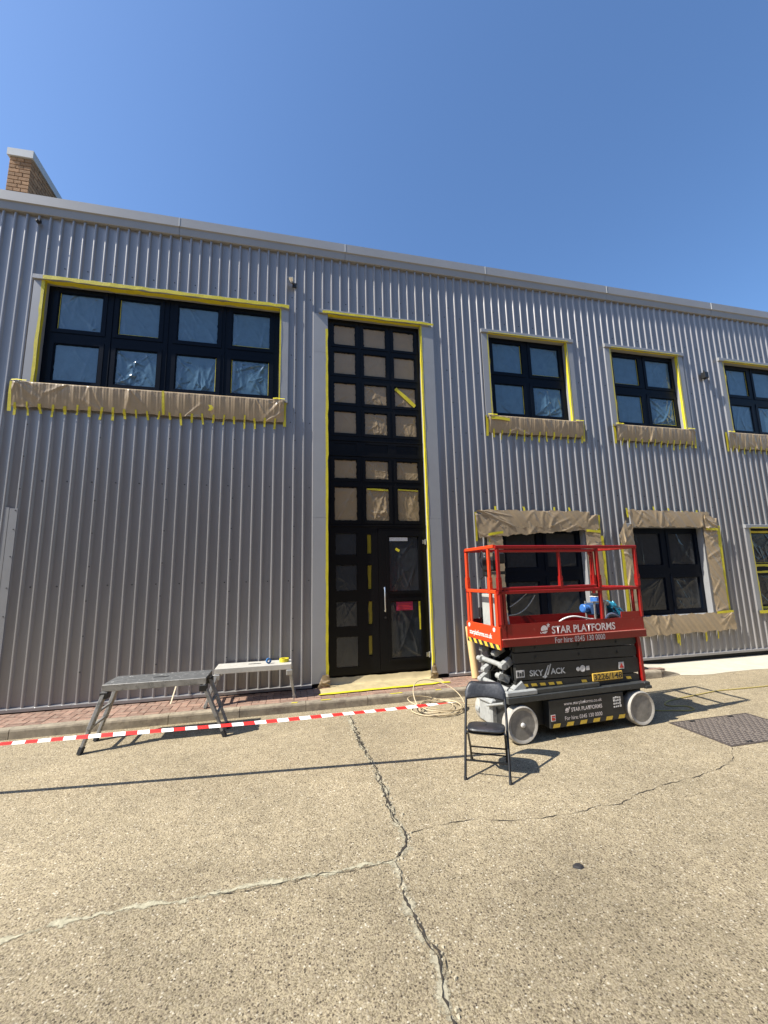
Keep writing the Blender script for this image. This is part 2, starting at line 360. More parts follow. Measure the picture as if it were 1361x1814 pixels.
def crease_field(U, W, seed, n=14, amp=1., anchors=None, ar=1.):
    """height field of tension creases running out of anchor points"""
    g = np.random.default_rng(seed); H = np.zeros_like(U)
    if anchors is None: anchors = [(0,0),(1,0),(0,1),(1,1),(g.random(),0),(g.random(),0)]
    for k in range(n):
        a = anchors[g.integers(len(anchors))]; ax, az = a[0]*ar, a[1]
        bx, bz = g.random()*ar, g.random()
        if g.random() < .3: ax, az = g.random()*ar, g.random()
        L = math.hypot(bx-ax, bz-az)+1e-6; dx, dz = (bx-ax)/L, (bz-az)/L
        s_ = (U*ar-ax)*dx+(W-az)*dz; d_ = (U*ar-ax)*-dz+(W-az)*dx
        d_ = d_ + .02*np.sin(s_*9+k)
        wdt = .016+.022*g.random()+.03*np.clip(s_, 0, 1)
        H += (g.random()*1.2-.35)*np.exp(-np.abs(d_)/wdt)*np.clip(1-s_/L, 0, 1)**.7*(s_ > -.02)
    return H*amp

def fan_field(X, Z, x0, x1, ztop, zbot, seed, amp, per_m=9):
    g = np.random.default_rng(seed); H = np.zeros_like(X); h = ztop-zbot
    for k in range(max(4, int(per_m*(x1-x0)))):
        if g.random() < .5: ax, az, dn = x0+(x1-x0)*g.random(), ztop, -1
        else: ax, az, dn = x0+(x1-x0)*g.random(), zbot, 1
        if g.random() < .35: ax, az, dn = (x0+.05 if g.random() < .5 else x1-.05), ztop, -1
        main = g.normal(0, .7)
        for q in range(int(g.integers(2, 6))):
            t = main+g.normal(0, .45); dx, dz = math.sin(t), dn*math.cos(t); L = h*(.5+.9*g.random())
            s_ = (X-ax)*dx+(Z-az)*dz; d_ = -(X-ax)*dz+(Z-az)*dx
            wd = .007+.008*g.random()+.05*np.clip(s_, 0, 1)
            H += (g.random()*1.1-.25)*np.exp(-(d_/wd)**2)*np.clip(1-s_/L, 0, 1)**.6*(s_ > 0)*np.minimum(1, .4+s_/.08)
    return np.clip(H, -.6, 1.5)*amp
def sheet(name, x0, x1, z0, z1, y, mt, parent, seed, n=14, amp=.006, nx=60, nz=60, anchors=None, edge=.0, belly=.0):
    u = np.linspace(0, 1, nx+1); wv = np.linspace(0, 1, nz+1); U, W = np.meshgrid(u, wv)
    H = .55*crease_field(U, W, seed, n, amp, anchors, ar=(x1-x0)/(z1-z0)) + fan_field(x0+(x1-x0)*U, z0+(z1-z0)*W, x0, x1, z1, z0, seed+5, amp*.42, n*.38/(x1-x0))
    g = np.random.default_rng(seed+999)
    mask = np.minimum(1, 8*np.minimum.reduce([U, 1-U, W, 1-W])+.15)
    Y = y - H*mask - belly*np.sin(np.pi*U)*np.sin(np.pi*W)
    X = x0+(x1-x0)*U; Z = z0+(z1-z0)*W
    if edge:
        e1 = g.normal(0, edge, nz+1); e2 = g.normal(0, edge, nz+1); e3 = g.normal(0, edge, nx+1); e4 = g.normal(0, edge, nx+1)
        sm = lambda a: np.convolve(np.pad(a, 2, mode='edge'), np.ones(5)/5, 'valid')
        X = X + (1-U)*sm(e1)[:, None] + U*sm(e2)[:, None]; Z = Z + (1-W)*sm(e3)[None] + W*sm(e4)[None]
    vs = np.stack([X, Y, Z], -1).reshape(-1, 3).tolist(); N = nx+1
    fs = [(j*N+i, j*N+i+1, (j+1)*N+i+1, (j+1)*N+i) for j in range(nz) for i in range(nx)]
    me = bpy.data.meshes.new(name); me.from_pydata(vs, [], fs); me.materials.append(mt)
    me.polygons.foreach_set('use_smooth', [True]*len(fs)); me.update()
    return put(name, me, parent)

def text_mesh(name, body, size, mt, place, sx=1., bold=0., align='LEFT', parent=None, kind=None, width=None, shear=0.):
    """flat lettering; place(x, y) -> point"""
    c = bpy.data.curves.new(name, 'FONT'); c.body = body; c.size = size; c.offset = bold*size; c.align_x = align; c.resolution_u = 3; c.shear = shear
    o = bpy.data.objects.new(name, c); col.objects.link(o)
    dg = bpy.context.evaluated_depsgraph_get(); me = bpy.data.meshes.new_from_object(o.evaluated_get(dg))
    bpy.data.objects.remove(o)
    xs = [v.co.x for v in me.vertices]
    if width: sx = width/(max(xs)-min(xs)); x_0 = min(xs)
    else: x_0 = 0
    for v in me.vertices: v.co = place((v.co.x-x_0)*sx, v.co.y)
    me.materials.clear(); me.materials.append(mt)
    me.update()
    return put(name, me, parent, kind=kind)

def noise1(x, s=0):
    return math.sin(x*1.7+s)+.6*math.sin(x*4.1+s*2.3)+.35*math.sin(x*9.7+s*5.1)

# ------------------------------------------------------------------ ground
mb = MB(); mb.add([(-250,-250,0),(250,-250,0),(250,250,0),(-250,250,0)], [(0,1,2,3)])
road = tag(mb.obj('road', MT['road']), 'worn exposed aggregate concrete yard running up to the kerb', kind='structure')

def px(x, y, z=0.):
    d = fw + r2*((x-680.5)/724.93) + u2*(-(y-907)/724.93)
    t = (z-CAM_H)/d.z
    return (d.x*t, d.y*t)
def dens(pts, step=.03):
    out = []
    for (a, b) in zip(pts[:-1], pts[1:]):
        L = math.hypot(b[0]-a[0], b[1]-a[1]); n = max(1, int(L/step))
        out += [(a[0]+(b[0]-a[0])*i/n, a[1]+(b[1]-a[1])*i/n) for i in range(n)]
    return out+[pts[-1]]
def ribbon(pts, wf, z, name, mt, parent, seed=0, jag=0., fade=False, wander=0.):
    g = random.Random(seed); vs = []; fs = []; fd = []; N = len(pts)
    off = 0
    for i, (x, y) in enumerate(pts):
        a = pts[max(i-1, 0)]; b = pts[min(i+1, N-1)]; dx, dy = b[0]-a[0], b[1]-a[1]; L = math.hypot(dx, dy)+1e-9; nx_, ny_ = -dy/L, dx/L
        off = off*.7+g.gauss(0, wander)
        w_ = wf(i/(N-1))
        l_ = w_*(1+g.uniform(-jag, jag)); r_ = w_*(1+g.uniform(-jag, jag))
        if fade:
            for k in (-1, -.5, 0, .5, 1):
                vs.append((x+nx_*(off+k*w_), y+ny_*(off+k*w_), z)); fd.append(max(0, 1-abs(k))*.70)
        else: vs += [(x+nx_*(off-l_/2), y+ny_*(off-l_/2), z), (x+nx_*(off+r_/2), y+ny_*(off+r_/2), z)]
    K = 5 if fade else 2
    for i in range(N-1):
        for k in range(K-1): fs.append((i*K+k, i*K+k+1, (i+1)*K+k+1, (i+1)*K+k))
    me = bpy.data.meshes.new(name); me.from_pydata(vs, [], fs); me.materials.append(mt)
    if fade:
        at = me.attributes.new('fade', 'FLOAT', 'POINT'); at.data.foreach_set('value', fd)
    me.update(); return put(name, me, parent)

main_px = [(619,1266),(628,1290),(640,1319),(651,1340),(665,1360),(678,1393),(690,1427),(704,1458),(719,1484),(717,1500),(713,1511),(700,1525),(711,1556),(719,1591),(736,1629),(755,1661),(777,1693),(782,1724),(787,1759),(799,1797),(812,1832),(830,1880)]
main = dens([px(*p) for p in main_px], .02)
ribbon(main, lambda t: .10+.02*math.sin(t*31), .003, 'cement_skin', MT['patch'], road, 3, fade=True, wander=.006)
def rwalk(seed, lo_, hi_, n=400):
    g = random.Random(seed); v = (lo_+hi_)/2; out = []
    for _ in range(n):
        v += g.gauss(0, (hi_-lo_)*.35); v = min(max(v, lo_), hi_); out.append(v)
    return lambda t: out[min(n-1, int(t*(n-1)))]
ribbon(main, rwalk(5, .002, .017), .007, 'crack', MT['crack'], road, 5, jag=.8, wander=.0055)
gm = random.Random(21)
for k in range(26):   # short side cracks that break out the joint's edge
    i0 = gm.randrange(0, len(main)-16); ln = gm.randrange(5, 16); o_ = gm.choice((-1, 1))*gm.uniform(.012, .035)
    seg = [(x+o_*math.sin(math.pi*q/ln)+gm.gauss(0, .002), y+gm.gauss(0, .002)) for q, (x, y) in enumerate(main[i0:i0+ln+1])]
    ribbon(seg, rwalk(30+k, .0015, .009), .0065, 'crack', MT['crack'], road, 60+k, jag=.8)
# loose mortar chips along the crack
mb = MB(); g = random.Random(11)
for (x, y) in main[::1]:
    for k in range(2):
        if g.random() < .45: continue
        cx, cy = x+g.gauss(0, .028), y+g.gauss(0, .028); s_ = g.uniform(.004, .016); a0 = g.random()*6.28; h_ = s_*g.uniform(.35, .8)
        ring = [(cx+math.cos(a0+i*1.257)*s_*g.uniform(.6, 1.2), cy+math.sin(a0+i*1.257)*s_*g.uniform(.6, 1.2)) for i in range(5)]
        vs = [(a, b, .001) for a, b in ring]+[(cx+(a-cx)*.6, cy+(b-cy)*.6, h_) for a, b in ring]
        mb.add(vs, [(5,6,7,8,9)]+[(i, (i+1) % 5, 5+(i+1) % 5, 5+i) for i in range(5)])
mb.obj('mortar_chips', MT['rubble'], road, kind='stuff')
br_px = [(719,1484),(735,1476),(762,1468),(800,1458),(850,1452),(905,1455),(960,1449),(1010,1442),(1060,1430),(1107,1419),(1134,1406),(1177,1391),(1233,1376),(1271,1363),(1301,1348),(1297,1325)]
br = dens([px(*p) for p in br_px], .03)
ribbon(br, lambda t: max(.0015, .004+.003*math.sin(t*70)), .004, 'crack', MT['crack'], road, 8, jag=.6, wander=.006)
lf_px = [(697,1527),(640,1535),(560,1551),(480,1567),(400,1580),(330,1592),(250,1606),(170,1624),(100,1640),(40,1656),(-60,1690)]
lf = dens([px(*p) for p in lf_px], .03)
ribbon(lf, lambda t: .060+.016*math.sin(t*40), .0035, 'lime_line', MT['lime'], road, 9, fade=True, wander=.006)
ribbon(lf[:len(lf)//2], lambda t: max(.002, .004+.003*math.sin(t*50)), .006, 'crack', MT['crack'], road, 12, jag=.6, wander=.008)

# lone dark pebble
mb = MB(); cx, cy = 1.862, 2.642
ring = [(cx+math.cos(i*.785)*.036*(1+.25*math.sin(i*2.1)), cy+math.sin(i*.785)*.030) for i in range(8)]
mb.add([(a, b, .001) for a, b in ring]+[(cx+(a-cx)*.65, cy+(b-cy)*.65, .010) for a, b in ring], [tuple(range(8, 16))]+[(i, (i+1) % 8, 8+(i+1) % 8, 8+i) for i in range(8)])
tag(mb.obj('pebble', MT['slate']), 'small flat dark pebble lying alone on the concrete right of the long crack', 'pebble')

# kerb
KF, KB, KH = 6.355, 6.47, .118
mb = MB(); mb.box(-5.6, 6.55, KF+.012, KB-.005, .0, KH-.02)
kerb = tag(mb.obj('kerb', MT['bed']), 'low concrete kerb between yard and brick paving', kind='structure')
x = -5.18; n_ = 0
while x < 6.5:
    x1 = min(x+.907, 6.16 if x < 6.1 else 6.5)
    mb = MB()
    # half-battered profile with a rounded nose
    pr = [(KF-.002, .0), (KF+.002, KH-.03), (KF+.010, KH-.010), (KF+.026, KH), (KB, KH), (KB, .0)]
    vs = [(xx, a, b) for xx in (x+.004, x1-.004) for a, b in pr]; n = len(pr)
    mb.add(vs, [tuple(range(n)), tuple(range(2*n-1, n-1, -1))]+[(i, n+i, n+(i+1) % n, (i+1) % n) for i in range(n)])
    o = mb.obj('kerb_stone', MT['kerb'], kerb, smooth=False); o.location.z = rnd.uniform(-.002, .003)
    x = x1
mb = MB()   # dropper kerb at the crossover
mb.add([(6.504,KF,0),(6.99,KF+.06,0),(6.99,KB+.05,0),(6.504,KB,0),(6.504,KF+.02,KH),(6.90,KF+.07,.035),(6.90,KB+.05,.04),(6.504,KB,KH)], [(0,1,5,4),(1,2,6,5),(2,3,7,6),(3,0,4,7),(4,5,6,7)])
tag(mb.obj('kerb_stone', MT['kerb'], kerb), 'sloping dropper kerb stone')

# pavement: sand bed + pavers
PZ = .118
mb = MB(); mb.add([(-5.6,KB,0),(6.5,KB,0),(6.5,7.3,0),(-5.6,7.3,0),(-5.6,KB,PZ-.012),(6.5,KB,PZ-.012),(6.5,7.3,PZ-.012),(-5.6,7.3,PZ-.012)], [(4,5,6,7),(0,1,5,4),(1,2,6,5),(3,0,4,7)])
pave = tag(mb.obj('pavement', MT['bed']), 'narrow red block paved strip along the foot of the clad wall', kind='structure')
def paver_mesh(a, b):
    m_ = MB(); m_.bev(-a/2, a/2, -b/2, b/2, -.05, 0, .004); return m_.mesh('paver', MT['paver'])
PM = paver_mesh(.196, .096); PV = paver_mesh(.096, .196)
bricks = []
for i in range(int(11.4/.2)):
    bricks.append((-4.7+.1+i*.2, KB+.055, .196, .096))
y0 = KB+.107
for ix in range(-2, 114):
    for iy in range(-1, 5):
        cl = (ix-iy) % 4; X0 = -4.7+ix*.1; Y0 = y0+iy*.1
        if cl == 0: r_ = [X0, X0+.2, Y0, Y0+.1]
        elif cl == 3: r_ = [X0, X0+.1, Y0, Y0+.2]
        else: continue
        r_[2] = max(r_[2], y0); r_[3] = min(r_[3], 7.07)
        if r_[3]-r_[2] < .03 or r_[1] > 6.48 or r_[0] < -4.7: continue
        bricks.append(((r_[0]+r_[1])/2, (r_[2]+r_[3])/2, r_[1]-r_[0]-.004, r_[3]-r_[2]-.004))
bricks.sort(key=lambda b: math.hypot(b[0]+.6, b[1]))
rest = MB()
for k, (cx, cy, a, b) in enumerate(bricks):
    zz = PZ+rnd.uniform(-.002, .002)+.012*(cy-KB)/.6
    if k >= 290: rest.bev(cx-a/2, cx+a/2, cy-b/2, cy+b/2, zz-.05, zz, .004); continue
    me = PM if (abs(a-.196) < .002 and abs(b-.096) < .002) else PV if (abs(b-.196) < .002 and abs(a-.096) < .002) else paver_mesh(a, b)
    o = put('paver', me, pave, (cx, cy, zz)); o.rotation_euler = (rnd.gauss(0, .006), rnd.gauss(0, .006), rnd.gauss(0, .008))
if rest.v: rest.obj('paver_field', MT['paver'], pave, kind='stuff')

# pale concrete crossover on the right
mb = MB()
xs = np.linspace(6.55, 26, 60); ys = [6.30, 6.36, 6.5, 6.75, 7.3]
vs = []
for X in xs:
    for j, Y in enumerate(ys):
        yy = Y + (.02*noise1(X*2.3, 1) if j == 0 else 0)
        if X < 7.0: yy = max(yy, KF+.07+.02*j) if j < 2 else yy
        vs.append((X, yy, [.004, .012, .025, .042, .052][j]+(.06*max(0, 7.05-X)/.5 if j > 1 else 0)))
fs = [(i*5+j, (i+1)*5+j, (i+1)*5+j+1, i*5+j+1) for i in range(59) for j in range(4)]
mb.add(vs, fs)
tag(mb.obj('concrete_crossover', MT['apron_conc']), 'pale smooth concrete crossover ramp right of the lowered kerb', kind='structure')

# ------------------------------------------------------------------ main building
PITCH = .16709; RX0 = -3.453
PANY, CRY = 7.088, 7.054
ZB, ZT = .19, 7.99
FLY = 7.046       # flashing face
bld = empty('clad_building', (0, 7.1, 0))
tag(bld, 'two storey building clad in grey ribbed steel with dark masked windows', 'building')
OFF = Vector((0, -7.1, 0))
def bobj(m_, name, mats, parent=None, smooth=False, kind=None):
    """mesh modelled in world coordinates, parented below the building"""
    m_.v = [(a, b-7.1, c) for a, b, c in m_.v]
    return m_.obj(name, mats, parent or bld, smooth, kind=kind)
WIN = {'W1': (-3.92, -.22, 5.0, 6.775), 'W2': (3.925, 5.75, 5.0, 6.785), 'W3': (6.88, 8.685, 5.0, 6.785), 'W4': (10.06, 11.87, 5.0, 6.785),
       'G1': (3.93, 5.74, .975, 2.78), 'G2': (6.895, 8.70, .975, 2.78), 'G3': (10.06, 11.87, .975, 2.78)}
DOOR = (.648, 2.462, .14, 6.775)
OPEN = list(WIN.values())+[DOOR]
REV = .13         # reveal depth behind flashing
RIBP = [(-.0275, 0), (-.0255, .04), (-.0165, .93), (-.0140, 1.), (.0140, 1.), (.0165, .93), (.0255, .04), (.0275, 0)]
# cladding sheets, six ribs each
def rib_profile(xa, xb):
    pts = []
    k0 = int(math.floor((xa-RX0)/PITCH))-1
    k = k0
    while RX0+k*PITCH < xb+.2:
        c = RX0+k*PITCH+.004
        for (dx, t_) in RIBP: pts.append((c+dx, PANY+(CRY-PANY)*t_))
        k += 1
    def yat(x):
        for (a, b) in zip(pts[:-1], pts[1:]):
            if a[0] <= x <= b[0]: return a[1]+(b[1]-a[1])*(x-a[0])/(b[0]-a[0]+1e-9)
        return PANY
    P = [(xa, yat(xa))]+[p for p in pts if xa+1e-4 < p[0] < xb-1e-4]+[(xb, yat(xb))]
    return P, yat
start = RX0 - 11*PITCH + PITCH/2
for pi in range(18):
    xa = start+pi*6*PITCH; xb = xa+6*PITCH
    P, yat = rib_profile(xa, xb)
    cuts = sorted({x for o in OPEN for x in (o[0]-.06, o[1]+.06) if xa < x < xb})
    P = sorted(P+[(c, yat(c)) for c in cuts]); m_ = MB()
    sag = rnd.uniform(-.0015, .0015)
    for (a, b) in zip(P[:-1], P[1:]):
        if b[0]-a[0] < 1e-6: continue
        mid = (a[0]+b[0])/2; segs = [(ZB, ZT)]
        for o in OPEN:
            if o[0]-.0601 < mid < o[1]+.0601:
                ns = []
                for s0, s1 in segs:
                    if o[2]-.05 > s0: ns.append((s0, min(s1, o[2]-.05)))
                    if o[3]+.05 < s1: ns.append((max(s0, o[3]+.05), s1))
                segs = [q for q in ns if q[1] > q[0]]
        for s0, s1 in segs:
            m_.add([(a[0], a[1]+sag, s0), (b[0], b[1]+sag, s0), (b[0], b[1]+sag, s1), (a[0], a[1]+sag, s1)], [(0, 1, 2, 3)])
    # join shared edges, then one object per connected sheet (openings cut some sheets in two)
    key = {}; par_ = []
    def find(q):
        while par_[q] != q: q = par_[q]
        return q
    vid = []
    for p in m_.v:
        kk = tuple(round(c_, 4) for c_ in p)
        if kk not in key: key[kk] = len(par_); par_.append(len(par_))
        vid.append(key[kk])
    F_ = [tuple(vid[q] for q in f) for f in m_.f]
    for f in F_:
        for q in f[1:]: par_[find(q)] = find(f[0])
    pts_ = list(key.keys()); isl = {}
    for f in F_: isl.setdefault(find(f[0]), []).append(f)
    for fl in isl.values():
        mp_ = {}; vv = []
        for f in fl:
            for q in f:
                if q not in mp_: mp_[q] = len(vv); vv.append((pts_[q][0], pts_[q][1]-7.1, pts_[q][2]))
        me = bpy.data.meshes.new('cladding_panel'); me.from_pydata(vv, [], [tuple(mp_[q] for q in f) for f in fl]); me.materials.append(MT['clad'])
        me.polygons.foreach_set('use_smooth', [True]*len(fl)); me.update()
        put('cladding_panel', me, bld)
# fixing screws
m_ = MB()
for row in (1.855, 3.447, 4.62, 5.9, 7.05):
    k = -2
    while RX0+k*PITCH < 12.5:
        x = RX0+(k+.62)*PITCH
        if not any(o[0]-.2 < x < o[1]+.2 and o[2]-.1 < row < o[3]+.12 for o in OPEN): m_.cyl((x, PANY+.002, row), (x, PANY-.006, row), .010, 6)
        k += 2
for k in range(-3, 90, 6):
    x = RX0+(k)*PITCH+.016
    z = .6+((k*37) % 10)*.02
    while z < 7.6:
        if not any(o[0]-.2 < x < o[1]+.2 and o[2]-.1 < z < o[3]+.12 for o in OPEN): m_.cyl((x, CRY+.002, z), (x, CRY-.005, z), .010, 6)
        z += .506
bobj(m_, 'screw', MT['screw'], kind='stuff')
# base trim and dark plinth gap
xs_ = [-5.6, .385]; segs = [(-5.6, -3.0), (-3.0, .384), (2.738, 5.4), (5.4, 8.4), (8.4, 11.4), (11.4, 13)]
for a, b in segs:
    m_ = MB(); m_.add([(a,7.040,.142),(b-.003,7.040,.142),(b-.003,7.034,.146),(a,7.034,.146),(a,7.034,.185),(b-.003,7.034,.185),(b-.003,7.095,.205),(a,7.095,.205),(a,7.12,.142),(b-.003,7.12,.142)],
        [(3,2,5,4),(4,5,6,7),(0,1,2,3),(0,8,9,1)])
    bobj(m_, 'base_trim', MT['clad'])
m_ = MB(); m_.box(-5.6, .645, 7.11, 7.3, .0, .26); m_.box(2.465, 13, 7.11, 7.3, .0, .26); bobj(m_, 'plinth', MT['dark'])
# fascia in lengths with a drip edge
J = [-7.88, -4.92, -1.971, .981, 3.928, 6.91, 9.887, 12.9, 15.9]
for a, b in zip(J[:-1], J[1:]):
    m_ = MB(); a += .003; b -= .003; yy = rnd.uniform(-.002, .002)
    pr = [(7.10, 7.955), (7.034, 7.955), (7.028, 7.962), (7.008, 8.080), (6.985, 8.090), (6.985, 8.262), (7.0, 8.268), (7.30, 8.255), (7.30, 8.20), (7.10, 8.05)]
    n = len(pr); m_.add([(x, p+yy, q) for x in (a, b) for p, q in pr], [tuple(range(n)), tuple(range(2*n-1, n-1, -1))]+[(i, n+i, n+(i+1) % n, (i+1) % n) for i in range(n)])
    bobj(m_, 'fascia_panel', MT['fascia'])
# pale sealed joints of the fascia
for j in J[1:-1]:
    m_ = MB(); m_.box(j-.008, j+.008, 6.981, 6.99, 8.092, 8.258); bobj(m_, 'joint_strip', MT['coping'])
# body and roof
m_ = MB(); m_.add([(-5.7,7.32,0),(24,7.32,0),(24,26,0),(-5.7,26,0),(-5.7,7.32,8.19),(24,7.32,8.19),(24,26,8.19),(-5.7,26,8.19)], [(0,1,5,4),(1,2,6,5),(2,3,7,6),(3,0,4,7),(4,5,6,7)])
bobj(m_, 'building_core', MT['dark'])

RIBS = [RX0+k*PITCH for k in range(-12, 100)]
def tape_strip(parent, pts, wd=.03, name='masking_tape', th=.0025, seed=0, mt='tape'):
    """ragged tape band along a polyline of (point, normal) with its width along wdir"""
    g = random.Random(seed); m_ = MB(); vs = []
    for p, nrm, wdir in pts:
        p, nrm, wdir = Vector(p), Vector(nrm), Vector(wdir)
        ww = wd*g.uniform(.8, 1.15); j = g.gauss(0, wd*.06)
        a = p+wdir*(-ww/2+j); b = p+wdir*(ww/2+j)
        vs += [a+nrm*th, b+nrm*th]
    N = len(pts)
    m_.add(vs, [(2*i, 2*i+1, 2*i+3, 2*i+2) for i in range(N-1)])
    return m_

def line_tape(parent, a, b, nrm, wdir, wd, seed, step=.12, wave=.002, mt='tape'):
    g = random.Random(seed); a, b = Vector(a), Vector(b); n = max(2, int((b-a).length/step))
    pts = []
    for i in range(n+1):
        p = a.lerp(b, i/n) + Vector(nrm)*abs(g.gauss(0, wave)); pts.append((p, nrm, wdir))
    m_ = tape_strip(parent, pts, wd, seed=seed)
    m_.v = [(x, y-7.1, z) for x, y, z in m_.v]
    return m_.obj('masking_tape', MT[mt], parent)

def flashings(par, x0, x1, z0, z1, taped=('head', 'left', 'right'), head=True, seed=0, jamb_to=None, joints=(), jw=.155):
    zb = jamb_to if jamb_to is not None else z0
    for side in (-1, 1):
        xi = x0 if side < 0 else x1; xo = xi+side*jw
        zz = [zb]+[j for j in joints]+[z1]
        for q0, q1 in zip(zz[:-1], zz[1:]):
            m_ = MB(); a, b = min(xi, xo), max(xi, xo)
            m_.add([(xo,7.09,q0),(xo,FLY,q0),(xi,FLY,q0),(xi,FLY+REV+.06,q0),(xo,7.09,q1-.003),(xo,FLY,q1-.003),(xi,FLY,q1-.003),(xi,FLY+REV+.06,q1-.003)], [(0,1,5,4),(1,2,6,5),(2,3,7,6)])
            bobj(m_, 'jamb_flashing', MT['flash'], par)
    if head:
        m_ = MB(); a, b = x0-.165, x1+.165
        pr = [(7.09, z1+.085), (FLY-.030, z1+.072), (FLY-.034, z1+.066), (FLY-.034, z1+.0), (FLY-.026, z1-.003), (FLY+REV+.06, z1-.003), (FLY+REV+.06, z1+.07)]
        n = len(pr); m_.add([(x, p, q) for x in (a, b) for p, q in pr], [tuple(range(n)), tuple(range(2*n-1, n-1, -1))]+[(i, n+i, n+(i+1) % n, (i+1) % n) for i in range(n)])
        bobj(m_, 'head_flashing', MT['flash'], par)

def window(x0, x1, z0, z1, cols, rows, holes, film, seed, label=None, edges=True, sashes=True):
    """window part: frame mesh with glazing and film below it"""
    yf = FLY+REV
    m_ = MB()
    plate_holes(m_, x0+.002, x1-.002, z0-.04, z1+.0, [h[:4] for h in holes], yf, yf+.07)
    if sashes:
        for h in holes:
            a, b, c, d = h[0]-.075, h[1]+.075, h[2]-.075, h[3]+.075
            plate_holes(m_, a, b, c, d, [(h[0]-.012, h[1]+.012, h[2]-.012, h[3]+.012)], yf-.012, yf-.0005)
    f = bobj(m_, 'window', MT['frame'])
    if label: f['label'] = label
    for k, h in enumerate(holes):
        m_ = MB(); m_.box(h[0]-.01, h[1]+.01, yf+.035, yf+.05, h[2]-.01, h[3]+.01)
        bobj(m_, 'glass_pane', MT['glass'], f)
        if film:
            o = sheet('plastic_film', h[0]+.004, h[1]-.004, h[2]+.004, h[3]-.004, yf-7.1+.02, MT[film], f, seed*31+k, n=h[4] if len(h) > 4 else 16, amp=h[5] if len(h) > 5 else .010, edge=.006)
            if edges:
                g = random.Random(seed*77+k)
                for e in range(4):
                    if g.random() < .62: continue
                    t = .009
                    if e == 0: q = ((h[0]+.008, yf+.012, h[2]), (h[0]+.008, yf+.012, h[3]), (1,0,0))
                    elif e == 1: q = ((h[1]-.008, yf+.012, h[2]), (h[1]-.008, yf+.012, h[3]), (1,0,0))
                    elif e == 2: q = ((h[0], yf+.012, h[2]+.006), (h[1], yf+.012, h[2]+.006), (0,0,1))
                    else: continue
                    line_tape(f, q[0], q[1], (0,-1,0), q[2], t, seed*7+k*5+e, .1, .001)
    return f

def grid_holes(x0, xs, zs, amps=None):
    out = []; k = 0
    for r_, (c, d) in enumerate(zs):
        for (a, b) in xs:
            h = [x0+a, x0+b, c, d]
            if amps: h += list(amps[k])
            out.append(tuple(h)); k += 1
    return out
ZS = [(6.03, 6.665), (5.13, 5.755)]
calm, mid_, wild = (8, .009), (14, .016), (24, .032)
W1xs = [(.165, .795), (1.06, 1.675), (1.98, 2.625), (2.88, 3.52)]
f1 = window(*WIN['W1'], 4, 2, grid_holes(-3.92, W1xs, ZS, [mid_, calm, mid_, mid_, calm, wild, wild, wild]), 'film', 1, 'eight pane window on the upper floor left')
# upright grooves where the four units of the wide window meet
x2 = [(.15, .795), (1.035, 1.695)]
f2 = window(*WIN['W2'], 2, 2, grid_holes(3.925, x2, ZS, [mid_, mid_, calm, wild]), 'film', 2)
f3 = window(*WIN['W3'], 2, 2, grid_holes(6.88, x2, ZS, [calm, mid_, calm, wild]), 'film', 3)
f4 = window(*WIN['W4'], 2, 2, grid_holes(10.06, [(.22, .82), (1.05, 1.69)], ZS, [calm, calm, calm, mid_]), 'film', 4)
ZG = [(2.0, 2.66), (1.075, 1.725)]
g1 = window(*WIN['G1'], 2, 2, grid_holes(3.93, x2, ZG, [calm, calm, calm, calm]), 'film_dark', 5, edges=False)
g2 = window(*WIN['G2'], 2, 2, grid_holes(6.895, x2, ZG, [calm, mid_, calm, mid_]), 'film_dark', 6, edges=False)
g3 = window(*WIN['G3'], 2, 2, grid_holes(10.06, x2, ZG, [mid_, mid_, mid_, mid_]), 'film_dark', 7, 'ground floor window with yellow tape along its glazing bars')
for nm, f, head in (('W1', f1, 1), ('W2', f2, 1), ('W3', f3, 1), ('W4', f4, 1), ('G1', g1, 1), ('G2', g2, 1), ('G3', g3, 1)):
    x0, x1, z0, z1 = WIN[nm]; flashings(f, x0, x1, z0, z1)
    # sill
    m_ = MB(); m_.add([(x0-.16,7.09,z0-.045),(x1+.16,7.09,z0-.045),(x1+.16,FLY-.03,z0-.045),(x0-.16,FLY-.03,z0-.045),(x0-.16,FLY-.03,z0-.012),(x1+.16,FLY-.03,z0-.012),(x1+.16,FLY+.0,z0-.006),(x0-.16,FLY+.0,z0-.006),(x0,FLY+REV,z0),(x1,FLY+REV,z0),(x0,FLY+.0,z0-.006),(x1,FLY+.0,z0-.006)], [(0,1,2,3),(3,2,5,4),(4,5,6,7),(10,11,9,8)])
    bobj(m_, 'sill', MT['flash'], f)
    sd = sum(ord(c) for c in nm)
    ta = nm[0] == 'W' or nm == 'G3'
    if ta:
        full = nm == 'W1'
        hx0 = x0-.03 if not full else x0+.0
        # along the head: front edge and underside
        line_tape(f, (x0-.02, FLY-.035, z1+(.034 if full else .008)), (x1+(.16 if full else .03), FLY-.035, z1+(.034 if full else .008)), (0,-1,0), (0,0,1), .064 if full else .014, sd)
        line_tape(f, (x0+.0, FLY+.0 if not full else FLY+.03, z1-.004), (x1, FLY+.0 if not full else FLY+.03, z1-.004), (0,0,-1), (0,1,0), .10 if full else .045, sd+1)
        line_tape(f, (x0-.022, FLY, z0), (x0-.022, FLY, z1-.005), (0,-1,0), (0,0,1) if 0 else (1,0,0), .046 if full else .020, sd+2)
        line_tape(f, (x1, FLY+.032, z0), (x1, FLY+.032, z1-.005), (-1,0,0), (0,1,0), .058, sd+3)
        line_tape(f, (x1+.014, FLY, z0), (x1+.014, FLY, z1-.005), (0,-1,0), (1,0,0), .024, sd+4)
        line_tape(f, (x0, FLY+.03, z0), (x0, FLY+.03, z1-.005), (1,0,0), (0,1,0), .058, sd+5)
